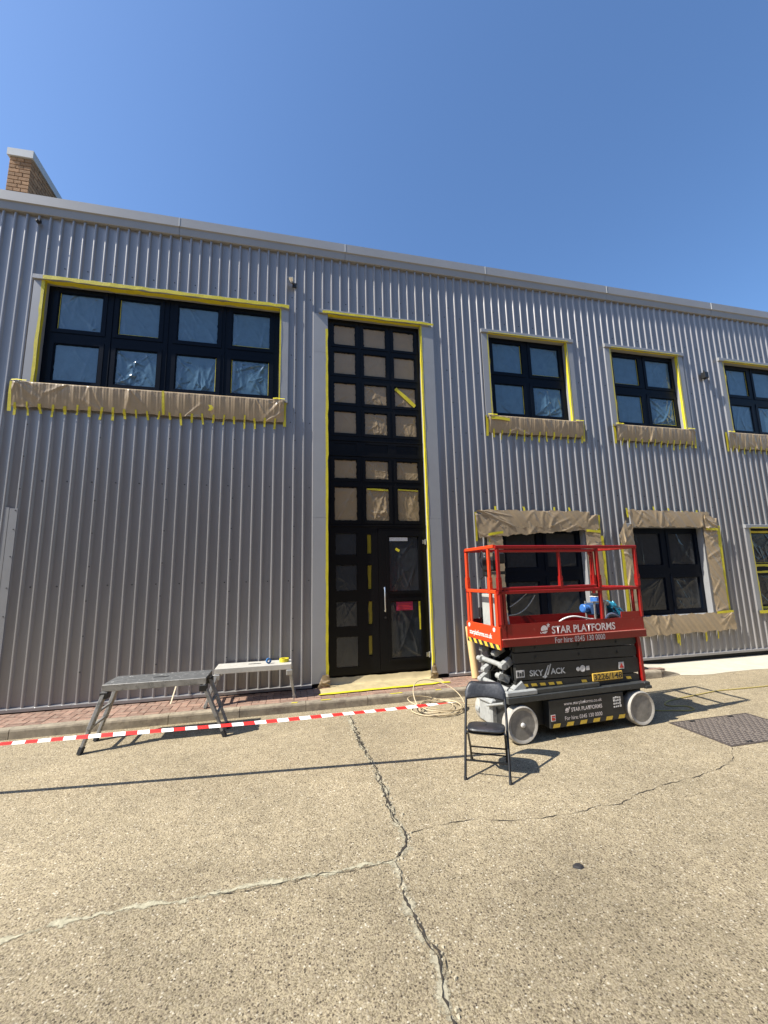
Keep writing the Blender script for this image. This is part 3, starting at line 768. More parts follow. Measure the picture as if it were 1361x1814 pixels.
# G3: tape bands on the glazing bars
for (a, b, zc, wd) in ((10.08, 11.85, 2.70, .05), (10.2, 11.85, 1.945, .055), (10.2, 11.85, 1.80, .05), (10.1, 11.85, 1.02, .05)):
    line_tape(g3, (a, FLY+REV-.013, zc), (b, FLY+REV-.013, zc), (0,-1,0), (0,0,1), wd, int(zc*100))
line_tape(g3, (9.90, FLY-.032, .955), (11.9, FLY-.032, .955), (0,-1,0), (0,0,1), .06, 5)
# groove lines between the window units
for x in (-2.963, -2.095, -1.17):
    m_ = MB(); m_.box(x-.006, x+.006, FLY+REV-.014, FLY+REV-.001, 5.0, 6.77); bobj(m_, 'mullion_bead', MT['frame'], f1)

# ------------------------------------------------------------------ tall entrance screen
x0, x1, z0, z1 = DOOR
yf = FLY+.12
colx = [(.775, 1.180), (1.345, 1.772), (1.938, 2.350)]
rowz = [(6.262, 6.652), (5.672, 6.098), (5.100, 5.482), (4.510, 4.922), (3.660, 4.000), (2.890, 3.490)]
panz = (4.150, 4.315)
holes = [(a, b, c, d) for (c, d) in rowz for (a, b) in colx]
pan = [(a, b, *panz) for (a, b) in colx]
lower = [(.785, 1.163, 2.278, 2.660), (.790, 1.163, 1.660, 2.102), (.797, 1.157, 1.057, 1.480), (.797, 1.170, .395, .890)]
slits = [(1.345, 1.425, 2.29, 2.645), (1.347, 1.425, 1.67, 2.10), (1.347, 1.425, 1.07, 1.475), (1.347, 1.415, .56, .895)]
doorhole = (1.545, 2.440, .285, 2.755)
m_ = MB(); plate_holes(m_, x0+.002, x1-.002, .27, z1, holes+pan+lower+slits+[doorhole], yf, yf+.07)
for h in holes: plate_holes(m_, h[0]-.06, h[1]+.06, h[2]-.055, h[3]+.055, [(h[0]-.012, h[1]+.012, h[2]-.012, h[3]+.012)], yf-.010, yf-.0005)
for h in pan: m_.box(h[0]+.0, h[1]-.0, yf+.012, yf+.03, h[2], h[3])
for z in (2.795, 4.085, 4.372): m_.box(x0+.004, x1-.004, yf-.018, yf-.0105, z-.012, z+.012)
scr = bobj(m_, 'entrance_screen', MT['frame_door']); scr['label'] = 'tall black glazed entrance screen with a door at its foot'
wilds = {7: (20, .014), 8: (18, .016), 10: (24, .018), 11: (16, .012), 12: (14, .011), 13: (16, .012), 14: (18, .012), 15: (24, .014), 16: (34, .022), 17: (26, .016)}
for k, h in enumerate(holes):
    q = MB(); q.box(h[0]-.01, h[1]+.01, yf+.035, yf+.05, h[2]-.01, h[3]+.01); bobj(q, 'glass_pane', MT['glass'], scr)
    n_, am = wilds.get(k, (12, .010))
    anc = None
    if k == 16: anc = [(0, 1), (0, 1), (.1, 1), (1, .2)]
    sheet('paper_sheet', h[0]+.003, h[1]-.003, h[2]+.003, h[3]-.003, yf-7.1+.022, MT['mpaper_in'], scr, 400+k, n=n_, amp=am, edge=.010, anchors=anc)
q = line_tape(scr, (1.955, yf+.004, 5.46), (2.335, yf+.004, 5.12), (0,-1,0), Vector((.66,0,.74)), .07, 81)
line_tape(scr, (1.36, yf+.004, 3.47), (1.76, yf+.004, 3.455), (0,-1,0), (0,0,1), .03, 82)
line_tape(scr, (1.95, yf+.004, 3.47), (2.33, yf+.004, 3.455), (0,-1,0), (0,0,1), .025, 83)
for k, h in enumerate(lower):
    q = MB(); q.box(h[0]-.01, h[1]+.01, yf+.035, yf+.05, h[2]-.01, h[3]+.01); bobj(q, 'glass_pane', MT['glass'], scr)
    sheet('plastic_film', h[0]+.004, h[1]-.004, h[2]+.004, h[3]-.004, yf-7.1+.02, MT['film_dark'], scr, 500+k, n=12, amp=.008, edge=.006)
for k, h in enumerate(slits):
    q = MB(); q.box(h[0]-.01, h[1]+.01, yf+.035, yf+.05, h[2]-.01, h[3]+.01); bobj(q, 'glass_pane', MT['glass'], scr)
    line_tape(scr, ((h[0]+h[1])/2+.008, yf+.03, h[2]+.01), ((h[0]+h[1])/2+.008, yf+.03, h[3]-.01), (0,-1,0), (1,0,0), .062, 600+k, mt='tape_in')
# door leaf
m_ = MB(); gU = (1.748, 2.298, 1.625, 2.600); gL = (1.758, 2.306, .487, 1.450)
plate_holes(m_, doorhole[0]+.006, doorhole[1]-.006, doorhole[2]+.006, doorhole[3]-.006, [gU, gL], yf-.006, yf+.05)
for h in (gU, gL): plate_holes(m_, h[0]-.05, h[1]+.05, h[2]-.05, h[3]+.05, [(h[0]-.008, h[1]+.008, h[2]-.008, h[3]+.008)], yf-.016, yf-.0065)
leaf = bobj(m_, 'door_leaf', MT['frame_door'], scr); leaf['label'] = 'black door leaf with two tall panes'
def dobj(q, name, mt): return bobj(q, name, MT[mt], scr)
for k, h in enumerate((gU, gL)):
    q = MB(); q.box(h[0]-.01, h[1]+.01, yf+.03, yf+.045, h[2]-.01, h[3]+.01); dobj(q, 'glass_pane', 'glass')
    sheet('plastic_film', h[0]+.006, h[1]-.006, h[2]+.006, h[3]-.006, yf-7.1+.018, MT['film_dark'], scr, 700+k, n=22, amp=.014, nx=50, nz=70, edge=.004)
q = MB(); q.tube([(1.640, yf-.016, 1.69), (1.640, yf-.05, 1.70), (1.640, yf-.062, 1.67), (1.643, yf-.062, 1.32), (1.643, yf-.05, 1.29), (1.643, yf-.016, 1.30)], .012, 8); bobj(q, 'door_handle', MT['steel'], scr, smooth=True)
q = MB(); q.cyl((1.655, yf-.006, 1.18), (1.655, yf-.02, 1.18), .018, 12); dobj(q, 'lock_cylinder', 'black')
for z in (2.50, .52):
    q = MB(); q.box(2.375, 2.425, yf-.03, yf-.0165, z-.035, z+.035); q.cyl((2.428, yf-.028, z-.05), (2.428, yf-.028, z+.05), .011, 8); dobj(q, 'hinge', 'steel')
q = MB(); q.box(1.857, 2.158, yf-.002, yf+.003, 1.292, 1.440); s_ = dobj(q, 'notice', 'pinkred'); s_['label'] = 'crimson notice behind the lower door pane'
for i in range(4):
    q = MB(); q.box(1.885, 2.13-.03*(i % 2), yf-.0045, yf-.0025, 1.40-.028*i, 1.408-.028*i)
    if i == 0: lines = q
    else: lines.add(q.v, q.f)
dobj(lines, 'notice_lines', 'warn_red')
q = MB(); q.add([(1.86, yf+.0, 2.36), (1.93, yf+.0, 2.32), (1.95, yf, 2.36), (1.88, yf, 2.40)], [(0,1,2,3)]); dobj(q, 'tape_scrap', 'tape')
q = MB(); q.box(1.76, 2.10, yf+.002, yf+.006, 2.52, 2.585); dobj(q, 'film_fold', 'label_w')
line_tape(scr, (2.285, yf+.004, .95), (2.285, yf+.004, 1.44), (0,-1,0), (1,0,0), .03, 91)
flashings(scr, x0, x1, .2, z1, jamb_to=.2, joints=(2.92, 6.0), jw=.265 if 0 else .262)
line_tape(scr, (x0-.02, FLY, .32), (x0-.02, FLY, z1-.3), (0,-1,0), (1,0,0), .045, 101)
line_tape(scr, (x0, FLY+.035, .32), (x0, FLY+.035, z1-.01), (1,0,0), (0,1,0), .06, 104)
line_tape(scr, (x1, FLY+.03, .25), (x1, FLY+.03, z1-.01), (-1,0,0), (0,1,0), .056, 102)
line_tape(scr, (x1+.012, FLY, .25), (x1+.012, FLY, z1-.01), (0,-1,0), (1,0,0), .028, 103)
line_tape(scr, (x0-.1, FLY-.035, z1+.022), (x1+.262, FLY-.035, z1+.022), (0,-1,0), (0,0,1), .044, 105)
line_tape(scr, (x0, FLY+.02, z1-.004), (x1, FLY+.02, z1-.004), (0,0,-1), (0,1,0), .08, 106)

# flashing of the next opening at the far left
m_ = MB(); m_.add([(-3.93,7.09,.2),(-3.93,FLY,.2),(-4.032,FLY,.2),(-4.04,FLY+.02,.2),(-3.93,7.09,3.01),(-3.93,FLY,3.01),(-4.032,FLY,3.015),(-4.04,FLY+.02,3.015)], [(0,1,5,4),(1,2,6,5),(2,3,7,6),(4,5,6,7)])
m_.add([(-4.045,FLY+.012,.2),(-4.11,FLY+.012,.2),(-4.11,FLY+.012,3.03),(-4.045,FLY+.012,3.03),(-4.11,FLY+.2,.2),(-4.11,FLY+.2,3.03)], [(0,1,2,3),(1,4,5,2)])
o = bobj(m_, 'jamb_flashing', MT['flash']); o['label'] = 'grey steel jamb flashing at the left picture edge'
m_ = MB()
for z in (2.98, 2.7, 2.3, 1.85, 1.45): m_.cyl((-3.955, FLY+.001, z), (-3.955, FLY-.006, z), .008, 6)
bobj(m_, 'screw', MT['screw'], o, kind='stuff')

# brick parapet wall at the left end
par = empty('brick_parapet', (-4.665, 7.36, 8.0))
tag(par, 'buff brick parapet wall end with pale coping rising above the roof edge', 'wall')
def pobj(m_, name, mt):
    m_.v = [(a+4.665, b-7.36, c-8.0) for a, b, c in m_.v]; return m_.obj(name, MT[mt], par)
PX0, PX1, PY0, PY1, PT = -4.832, -4.502, 7.35, 9.2, 9.275
m_ = MB(); m_.box(PX0+.008, PX1-.008, PY0+.008, PY1, 8.0, PT); pobj(m_, 'mortar_core', 'mortar')
for c in range(17):
    zt = PT-.004-c*.075; zb = zt-.064
    if zb < 8.15: break
    fr = [.11]*3 if c % 2 == 0 else [.165]*2
    x = PX0
    for q, wd in enumerate(fr):
        last = q == len(fr)-1
        m_ = MB(); dp = .215 if last and c % 2 == 0 else .1025
        m_.bev(x+.004, x+wd-(0 if last else .004), PY0+rnd.uniform(-.001, .002), PY0+dp, zb, zt, .003); pobj(m_, 'brick', 'brick'); x += wd
    y = PY0+(.225 if c % 2 == 0 else .1125)
    while y < PY1-.1:
        m_ = MB(); m_.bev(PX1-.09, PX1+rnd.uniform(-.001, .002), y+.004, min(y+.215, PY1), zb, zt, .003); pobj(m_, 'brick', 'brick'); y += .225
m_ = MB(); cx0, cx1 = PX0-.03, PX1+.03
m_.add([(cx0,PY0-.03,PT+.005),(cx1,PY0-.03,PT+.005),(cx1,PY1,PT+.005),(cx0,PY1,PT+.005),(cx0,PY0-.03,PT+.14),(cx1,PY0-.03,PT+.155),(cx1,PY1,PT+.155),(cx0,PY1,PT+.14)], [(0,3,2,1),(4,5,6,7),(0,1,5,4),(1,2,6,5),(2,3,7,6),(3,0,4,7)])
pobj(m_, 'coping', 'coping')

# small fittings on the wall
t = empty('wall_spotlight', (-.005, 7.05, 7.29)); tag(t, 'small round metal spotlight on the wall between wide window and entrance', 'light')
m_ = MB(); m_.lathe((-.03, -.10, .05), (-.2, -.75, .6), [(.015, -.09), (.045, -.06), (.052, 0), (.048, .03), (.03, .035)], 14); m_.obj('lamp_head', MT['chrome'], t, smooth=True)
m_ = MB(); m_.box(.0, .075, -.03, .005, -.06, .02); m_.cyl((.03, -.03, -.02), (-.02, -.09, .02), .012, 8); m_.obj('bracket', MT['black'], t)
t = empty('wall_junction_box', (9.38, 7.05, 6.36)); tag(t, 'small black box on the ribbed wall between two upper windows', 'junction box')
m_ = MB(); m_.bev(-.05, .06, -.09, .005, -.09, .06, .006); m_.obj('housing', MT['black'], t)
m_ = MB(); m_.box(-.02, .0, -.05, -.03, .06, .11); m_.box(.062, .08, -.06, -.03, -.02, .01); m_.obj('cable_gland', MT['black'], t)
t = empty('wall_sensor', (-4.098, 7.05, 7.82)); tag(t, 'tiny dark sensor under the roof edge at the far left', 'sensor')
m_ = MB(); m_.bev(-.035, .03, -.05, .005, -.03, .02, .005); m_.obj('housing', MT['screw'], t)
m_ = MB(); m_.lathe((.0, -.05, -.015), (0, -.6, -1), [(.02, 0), (.022, .015), (.012, .03)], 10); m_.obj('lens', MT['screw'], t)

# ------------------------------------------------------------------ masking paper aprons
def apron(name, label, xa, xb, ztop, zbot, seed, inner=None, tabs=True, frontx=None, group='paper aprons under the upper windows', mt='mpaper', anchors=None, tabx=None, blobs=True, namp=.026):
    """paper taped inside the reveal, folded over the sill and taped to the ribs"""
    nx = max(30, int((xb-xa)/.008)); prof = [(FLY+REV-.002, ztop+.004), (FLY+.03, ztop+.001), (FLY-.036, ztop-.004), (FLY-.052, ztop-.02)]
    nb = 34
    for j in range(1, nb+1): prof.append((FLY-.052+.040*(j/nb)**1.5, ztop-.02+(zbot-ztop+.02)*j/nb))
    nz = len(prof); u = np.linspace(0, 1, nx+1); tt = np.linspace(0, 1, nz); U, W = np.meshgrid(u, tt)
    anc = anchors or [(.02,.1),(.98,.1),(.03,.12),(.97,.12),(.5,.12),(.25,1.)]+[(rnd.random(), 1) for _ in range(5)]
    P_ = np.array(prof); XX = xa+(xb-xa)*U; ZZ = np.repeat(P_[:, 1][:, None], nx+1, 1)
    H = fan_field(XX, ZZ, xa, xb, ztop, zbot, seed, .013, 6)
    g = np.random.default_rng(seed)
    vs = []
    for j in range(nz):
        for i in range(nx+1):
            x = xa+(xb-xa)*u[i]; y, z = prof[j]
            if j <= 1:
                ins = inner or (xa+.16, xb-.16)
                x = min(max(x, ins[0]), ins[1])
            k = min(1, max(0, (j-2)/3))
            zz = z + k*((.006*noise1(x*5, seed)+.007*abs(math.sin((x-RX0)/PITCH*math.pi)))*(j/nz))
            vs.append((x, y-k*max(-.012, H[j, i])-k*.004*noise1(x*14, seed+3)*(1-j/nz), zz))
    N = nx+1; fs = [(j*N+i, j*N+i+1, (j+1)*N+i+1, (j+1)*N+i) for j in range(nz-1) for i in range(nx)]
    me = bpy.data.meshes.new(name); me.from_pydata(vs, [], fs); me.materials.append(MT[mt]); me.polygons.foreach_set('use_smooth', [True]*len(fs)); me.update()
    o = put(name, me); tag(o, label, 'masking paper', group)
    if tabs:
        xsr = tabx if tabx is not None else [r_+.004 for r_ in RIBS if xa+.03 < r_ < xb-.03]
        for i, x in enumerate(xsr):
            gg = random.Random(seed*100+i); zl = gg.uniform(.06, .15); zu = gg.uniform(.04, .09); lean = gg.gauss(0, .008)
            pts = [((x+lean, FLY-.030, zbot+zu), (0,-1,0), (1,0,0)), ((x+lean*.5, FLY-.022, zbot+.01), (0,-1,0), (1,0,0)), ((x, FLY-.004, zbot-.03), (0,-1,0), (1,0,0)), ((x-lean, FLY-.001, zbot-zl), (0,-1,0), (1,0,0))]
            m_ = tape_strip(o, pts, gg.uniform(.026, .04), seed=seed*9+i); m_.obj('tape_strip', MT['tape'], o)
    if blobs:
        for x, s_ in ((xa+.09, 1), (xb-.09, -1)):
            pts = [((x-.10, FLY-.060, ztop+.0), (0,-.7,.7), (0,.6,.6)), ((x-.03, FLY-.062, ztop+.008), (0,-.7,.7), (0,.6,.6)), ((x+.04, FLY-.06, ztop+.004), (0,-.7,.7), (0,.6,.6)), ((x+.10, FLY-.058, ztop+.006), (0,-.7,.7), (0,.6,.6))]
            m_ = tape_strip(o, pts, .045, seed=seed+5); m_.obj('tape_strip', MT['tape'], o)
            xo = xa-.02 if s_ > 0 else xb+.015
            pts = [((xo, FLY-.01, ztop-.0), (0,-1,0), (1,0,0)), ((xo, FLY-.012, ztop-.2), (0,-1,0), (1,0,0)), ((xo-.004, FLY-.006, zbot-.07), (0,-1,0), (1,0,0))]
            m_ = tape_strip(o, pts, .06, seed=seed+6); m_.obj('tape_strip', MT['tape'], o)
    return o
a1 = apron('masking_apron', 'long brown paper apron under the wide eight pane window', -4.17, -.12, 5.0, 4.585, 21, inner=(-3.91, -.23))
pts = [((-2.055+.004*k, FLY-.062+.03*(k/4)**2, 4.99-.1*k), (0,-1,0), (1,0,0)) for k in range(5)]
tape_strip(a1, pts, .04, seed=3).obj('tape_strip', MT['tape'], a1)
tape_strip(a1, [((-1.33, FLY-.068, 4.80), (0,-1,0), (1,0,0)), ((-1.30, FLY-.068, 4.75), (0,-1,0), (1,0,0)), ((-1.33, FLY-.066, 4.70), (0,-1,0), (1,0,0))], .06, seed=8).obj('tape_strip', MT['tape'], a1)
apron('masking_apron', 'brown paper apron under the upper window nearest the entrance, yellow tape at its left end', 3.79, 5.95, 5.0, 4.64, 22, inner=(3.935, 5.74))
apron('masking_apron', 'brown paper apron under the middle of the three upper windows on the right', 6.76, 8.84, 5.0, 4.64, 23, inner=(6.89, 8.675))
apron('masking_apron', 'brown paper apron under the upper window cut by the right picture edge', 9.80, 12.05, 5.0, 4.61, 24, inner=(10.07, 11.86))
tape_strip(None, [((3.84, FLY-.065, 4.93), (0,-1,0), (0,0,1)), ((4.02, FLY-.068, 4.93), (0,-1,0), (0,0,1)), ((4.24, FLY-.066, 4.92), (0,-1,0), (0,0,1))], .07, seed=4).obj('tape_strip', MT['tape'], bpy.data.objects['masking_apron.001'])

def flat_paper(name, corners, seed, par, amp=.014, nx=90, nz=34, y=FLY-.03, ynear=None, mt='mpaper', n=22, anchors=None, rag=.012):
    """sheet between four facade points (tl, tr, br, bl)"""
    tl, tr, br, bl = corners; u = np.linspace(0, 1, nx+1); wv = np.linspace(0, 1, nz+1); U, W = np.meshgrid(u, wv)
    L1 = max(.1, math.hypot(tr[0]-tl[0], tr[1]-tl[1])); L2 = max(.1, math.hypot(bl[0]-tl[0], bl[1]-tl[1]))
    if L1 > L2*1.3: H = fan_field(U*L1, (1-W)*L2, 0, L1, L2, 0, seed, amp*.75, 6)
    else: H = fan_field(W*L2, (1-U)*L1, 0, L2, L1, 0, seed, amp*.75, 6) if L2 > 1.3*L1 else crease_field(U, W, seed, n, amp, anchors, ar=L1/L2)
    g = np.random.default_rng(seed); vs = []
    for j in range(nz+1):
        for i in range(nx+1):
            a, b = u[i], wv[j]
            X = (tl[0]*(1-a)+tr[0]*a)*(1-b)+(bl[0]*(1-a)+br[0]*a)*b; Z = (tl[1]*(1-a)+tr[1]*a)*(1-b)+(bl[1]*(1-a)+br[1]*a)*b
            e = min(a, 1-a, b, 1-b)
            if e == 0: X += .5*rag*noise1(Z*9, seed); Z += rag*noise1(X*8, seed+1)
            vs.append((X, y-max(-.006, H[j, i])-.006*math.sin(math.pi*a)*math.sin(math.pi*b)-.003*noise1(X*12+Z*9, seed), Z))
    N = nx+1; fs = [(j*N+i, j*N+i+1, (j+1)*N+i+1, (j+1)*N+i) for j in range(nz) for i in range(nx)]
    me = bpy.data.meshes.new(name); me.from_pydata(vs, [], fs); me.materials.append(MT[mt]); me.polygons.foreach_set('use_smooth', [True]*len(fs)); me.update()
    return put(name, me, par)
def vtape(par, x, za, zb, wd=.035, seed=0, lean=0., y=FLY-.012):
    g = random.Random(seed); n = 4
    tape_strip(par, [((x+lean*k/n+g.gauss(0, .004), y-.02*(1-k/n), za+(zb-za)*k/n), (0,-1,0), (1,0,0)) for k in range(n+1)], wd, seed=seed).obj('tape_strip', MT['tape'], par)
def htape(par, xa, xb, z, wd=.05, seed=0, dz=0., y=FLY-.05):
    n = 5; tape_strip(par, [((xa+(xb-xa)*k/n, y-.004*math.sin(k), z+dz*k/n), (0,-1,0), (0,0,1)) for k in range(n+1)], wd, seed=seed).obj('tape_strip', MT['tape'], par)

s1 = empty('masking_surround', (0, 0, 0)); tag(s1, 'brown paper taped round the ground floor window behind the red platform', 'masking paper', 'paper surrounds on the ground floor windows')
flat_paper('paper_sheet', [(3.38, 3.02), (6.06, 3.02), (6.08, 2.73), (3.43, 2.57)], 31, s1, y=FLY-.045, anchors=[(.15,0),(.15,0),(.4,0),(.65,0),(.85,0),(0,1),(1,1)], n=34, amp=.022)
flat_paper('paper_sheet', [(3.40, 3.09), (5.9, 3.09), (5.74, 2.765), (3.93, 2.765)], 32, s1, y=FLY-.052, anchors=[(.17,0),(.4,0),(.65,0),(.85,0)], n=30, amp=.022)
flat_paper('paper_sheet', [(5.75, 2.72), (6.09, 2.70), (6.11, .9), (5.755, .9)], 33, s1, nx=34, nz=90, anchors=[(.3,0),(.5,0),(.6,1),(.3,1)], n=24, amp=.022)
flat_paper('paper_sheet', [(3.60, 2.66), (3.925, 2.70), (3.925, .9), (3.62, .9)], 34, s1, nx=34, nz=90, anchors=[(.3,0),(.5,0),(.6,1),(.3,1)], n=24, amp=.022)
flat_paper('paper_sheet', [(3.62, .985), (6.1, .985), (6.15, .62), (3.6, .62)], 35, s1, y=FLY-.042)
for i, x in enumerate((3.82, 4.43, 5.10, 5.44)): vtape(s1, x, 3.02, 3.17, .045, 40+i)
vtape(s1, 3.40, 3.05, 2.5, .05, 45); vtape(s1, 6.09, 3.02, 2.6, .06, 46); vtape(s1, 6.13, 2.6, .9, .07, 47); vtape(s1, 3.66, 2.56, 1.9, .04, 48)
htape(s1, 3.62, 3.93, 2.62, .05, 49, .05, FLY-.062); htape(s1, 5.75, 6.08, 2.70, .05, 50, -.02, FLY-.062)
s2 = empty('masking_surround', (0, 0, 0)); tag(s2, 'brown paper taped all round the ground floor window right of the lift', 'masking paper', 'paper surrounds on the ground floor windows')
flat_paper('paper_sheet', [(6.80, 3.14), (8.93, 3.11), (8.72, 2.785), (6.86, 2.785)], 51, s2, y=FLY-.05, anchors=[(.12,0),(.3,0),(.3,0),(.78,0),(.9,0)], n=34, amp=.024)
flat_paper('paper_sheet', [(6.60, 2.72), (6.89, 2.84), (6.89, .95), (6.63, .95)], 52, s2, nx=30, nz=90, n=22, amp=.028)
flat_paper('paper_sheet', [(8.70, 2.80), (9.07, 2.78), (9.08, .96), (8.73, .96)], 53, s2, nx=40, nz=100, anchors=[(.1,.05),(.15,0),(.9,1),(.7,1)], n=26, amp=.026)
flat_paper('paper_sheet', [(6.72, .985), (9.17, .985), (9.20, .63), (6.72, .60)], 54, s2, y=FLY-.045, anchors=[(.82,0),(.86,0),(.86,0),(.1,.1),(.98,.3)], n=34, amp=.022, nx=130)
flat_paper('paper_sheet', [(6.50, 2.60), (6.72, 2.92), (6.74, 2.60), (6.58, 2.35)], 55, s2, y=FLY-.06, nx=26, nz=26, n=14, amp=.03)
flat_paper('paper_sheet', [(8.70, 3.04), (9.06, 2.98), (9.08, 2.76), (8.74, 2.76)], 56, s2, y=FLY-.06, nx=30, nz=26, n=18, amp=.032)
for i, (x, a, b) in enumerate(((6.80, 2.98, 3.18), (7.49, 3.05, 3.22), (7.86, 3.10, 3.19), (8.22, 2.98, 3.14), (8.60, 2.98, 3.16))): vtape(s2, x, a, b, .045, 60+i)
for i, (x, a, b) in enumerate(((7.66, .70, .42), (7.70, .66, .38), (8.38, .72, .42), (8.40, .7, .45), (8.70, .66, .46))): vtape(s2, x, a, b, .035, 70+i, .02)
vtape(s2, 9.10, 2.82, 1.0, .09, 78); vtape(s2, 6.58, 2.45, 1.0, .08, 79); htape(s2, 8.74, 9.06, 2.75, .05, 80, -.02, FLY-.07); htape(s2, 8.72, 9.16, .99, .05, 81, .01, FLY-.06)
vtape(s2, 9.17, .95, .66, .05, 82)

# paper on the ground at the door
nx, nz = 60, 22; vs = []; H = None
u = np.linspace(0, 1, nx+1); wv = np.linspace(0, 1, nz+1); U, W = np.meshgrid(u, wv); H = crease_field(U, W, 90, 60, .013, [(0,.2),(1,.6),(.2,1),(.5,.9),(.8,1)], ar=3.)
for j in range(nz+1):
    for i in range(nx+1):
        a, b = u[i], wv[j]
        X = .50+(2.56-.50)*a; Yf = 6.66+.09*a; Yb = FLY+.10
        if b > .45: X = min(max(X, DOOR[0]+.01), DOOR[1]-.01) if b > .6 else X
        Y = Yf+(Yb-Yf)*b; Z = PZ+.016+.012*b+max(0, H[j, i])*min(1, 4*b)*(1 if b < .95 else .3)+.10*max(0, b-.90)/.10
        Z += .004*b*noise1(X*6+Y*3, 2)
        vs.append((X, Y, max(Z, PZ+.016)))
N = nx+1; fs = [(j*N+i, j*N+i+1, (j+1)*N+i+1, (j+1)*N+i) for j in range(nz) for i in range(nx)]
me = bpy.data.meshes.new('floor_paper'); me.from_pydata(vs, [], fs); me.materials.append(MT['mpaper_fl']); me.polygons.foreach_set('use_smooth', [True]*len(fs)); me.update()
fp = tag(put('floor_paper', me), 'crumpled brown paper taped over the doorstep with a broad yellow tape edge', 'masking paper')
n = 20; m_ = tape_strip(fp, [((.47+2.16*k/n, 6.655+.095*k/n+.006*noise1(k, 2), PZ+.017), (0,0,1), (0,1,0)) for k in range(n+1)], .085, seed=91); m_.obj('tape_strip', MT['tape'], fp)
# upright crumpled ends at both jambs
for (xa, sgn, sd) in ((.55, 1, 92), (2.47, -1, 93)):
    flat_paper('paper_fold', [(xa, .34), (xa+.10, .32), (xa+.13, .14), (xa-.09, .14)] if sgn > 0 else [(xa-.02, .40), (xa+.03, .36), (xa+.05, .14), (xa-.10, .14)], sd, fp, y=FLY-.05, nx=26, nz=26, amp=.05, n=16, mt='mpaper_in')

# ------------------------------------------------------------------ scissor lift
LA = R(3.153); LP = (2.588, 4.445, 0)
lift = empty('scissor_lift', LP, LA)
tag(lift, 'red and charcoal scissor lift with white tyres parked in front of the wall', 'scissor lift')
def lo(m_, name, mt, parent=None, smooth=False, kind=None): return m_.obj(name, [MT[k] for k in mt] if isinstance(mt, (list, tuple)) else MT[mt], parent or lift, smooth, kind=kind)
# wheels
for (s, t0, t1, out) in ((0., 0., .13, -1), (1.705, 0., .13, -1), (.02, .665, .795, 1), (1.70, .665, .795, 1)):
    c = (s, t0 if out < 0 else t1, .203); ax = (0, -out, 0)
    m_ = MB(); m_.lathe(c, ax, [(.155, .012), (.168, .004), (.190, .0), (.200, .012), (.203, .03), (.203, .10), (.198, .122), (.17, .13)], 36); wh = lo(m_, 'wheel', 'tyre', smooth=True)
    m_ = MB(); m_.lathe(c, ax, [(.156, .010), (.150, .020), (.118, .022), (.112, .030), (.06, .030), (.055, .024), (.040, .024), (.035, .03), (.02, .03)], 32); lo(m_, 'rim', 'rim', wh, True)
    m_ = MB(); m_.lathe(c, ax, [(.028, .031), (.026, -.002 if s < .5 else .018), (.016, -.008 if s < .5 else .014), (.004, -.009 if s < .5 else .013)], 14); lo(m_, 'hub_cap', 'hub' if s < .5 else 'black', wh, True)
# chassis
m_ = MB(); m_.box(-.12, 1.86, .15, .65, .13, .43); lo(m_, 'chassis', 'char')
m_ = MB(); m_.bev(-.165, 1.885, .012, .13, .436, .505, .006); m_.bev(1.80, 1.90, .004, .13, .425, .46, .004); lo(m_, 'side_rail', 'charlite')
m_ = MB(); m_.bev(-.165, 1.885, .67, .79, .436, .505, .006); lo(m_, 'side_rail', 'charlite')
m_ = MB(); m_.bev(-.02, 1.13, .035, .11, .506, .556, .005); lo(m_, 'ledge', 'charlite')
m_ = MB(); m_.bev(-.165, .235, .02, .09, .508, .562, .008); lo(m_, 'ledge_cap', 'lgrey')
# tray box
m_ = MB(); m_.bev(.37, 1.452, .022, .14, .115, .425, .006); tray = lo(m_, 'tray_box', 'char')
m_ = MB(); m_.bev(.37, 1.452, .655, .775, .115, .425, .006); lo(m_, 'tray_box', 'char')
m_ = MB(); m_.box(.378, 1.445, .0185, .0215, .122, .168, 0)
for k in range(6):
    a = .395+k*.188; m_.add([(a, .0165, .124), (a+.095, .0165, .124), (a+.115, .0165, .166), (a+.02, .0165, .166)], [(0,1,2,3)], 1)
lo(m_, 'hazard_stripe', ('hazard_k', 'hazard'), tray)
near = lambda y_: (lambda ox, oz: (lambda a, b: (ox+a, y_, oz+b)))
P = near(.0165)
text_mesh('lettering', 'www.starplatforms.co.uk', .052, MT['decal'], P(.572, .352), width=.545, bold=.006, parent=tray)
text_mesh('lettering', 'STAR PLATFORMS', .062, MT['decal'], P(.668, .275), width=.446, bold=.02, parent=tray)
text_mesh('lettering', 'For hire: 0345 130 0000', .060, MT['decal'], P(.572, .190), width=.535, bold=.01, parent=tray)
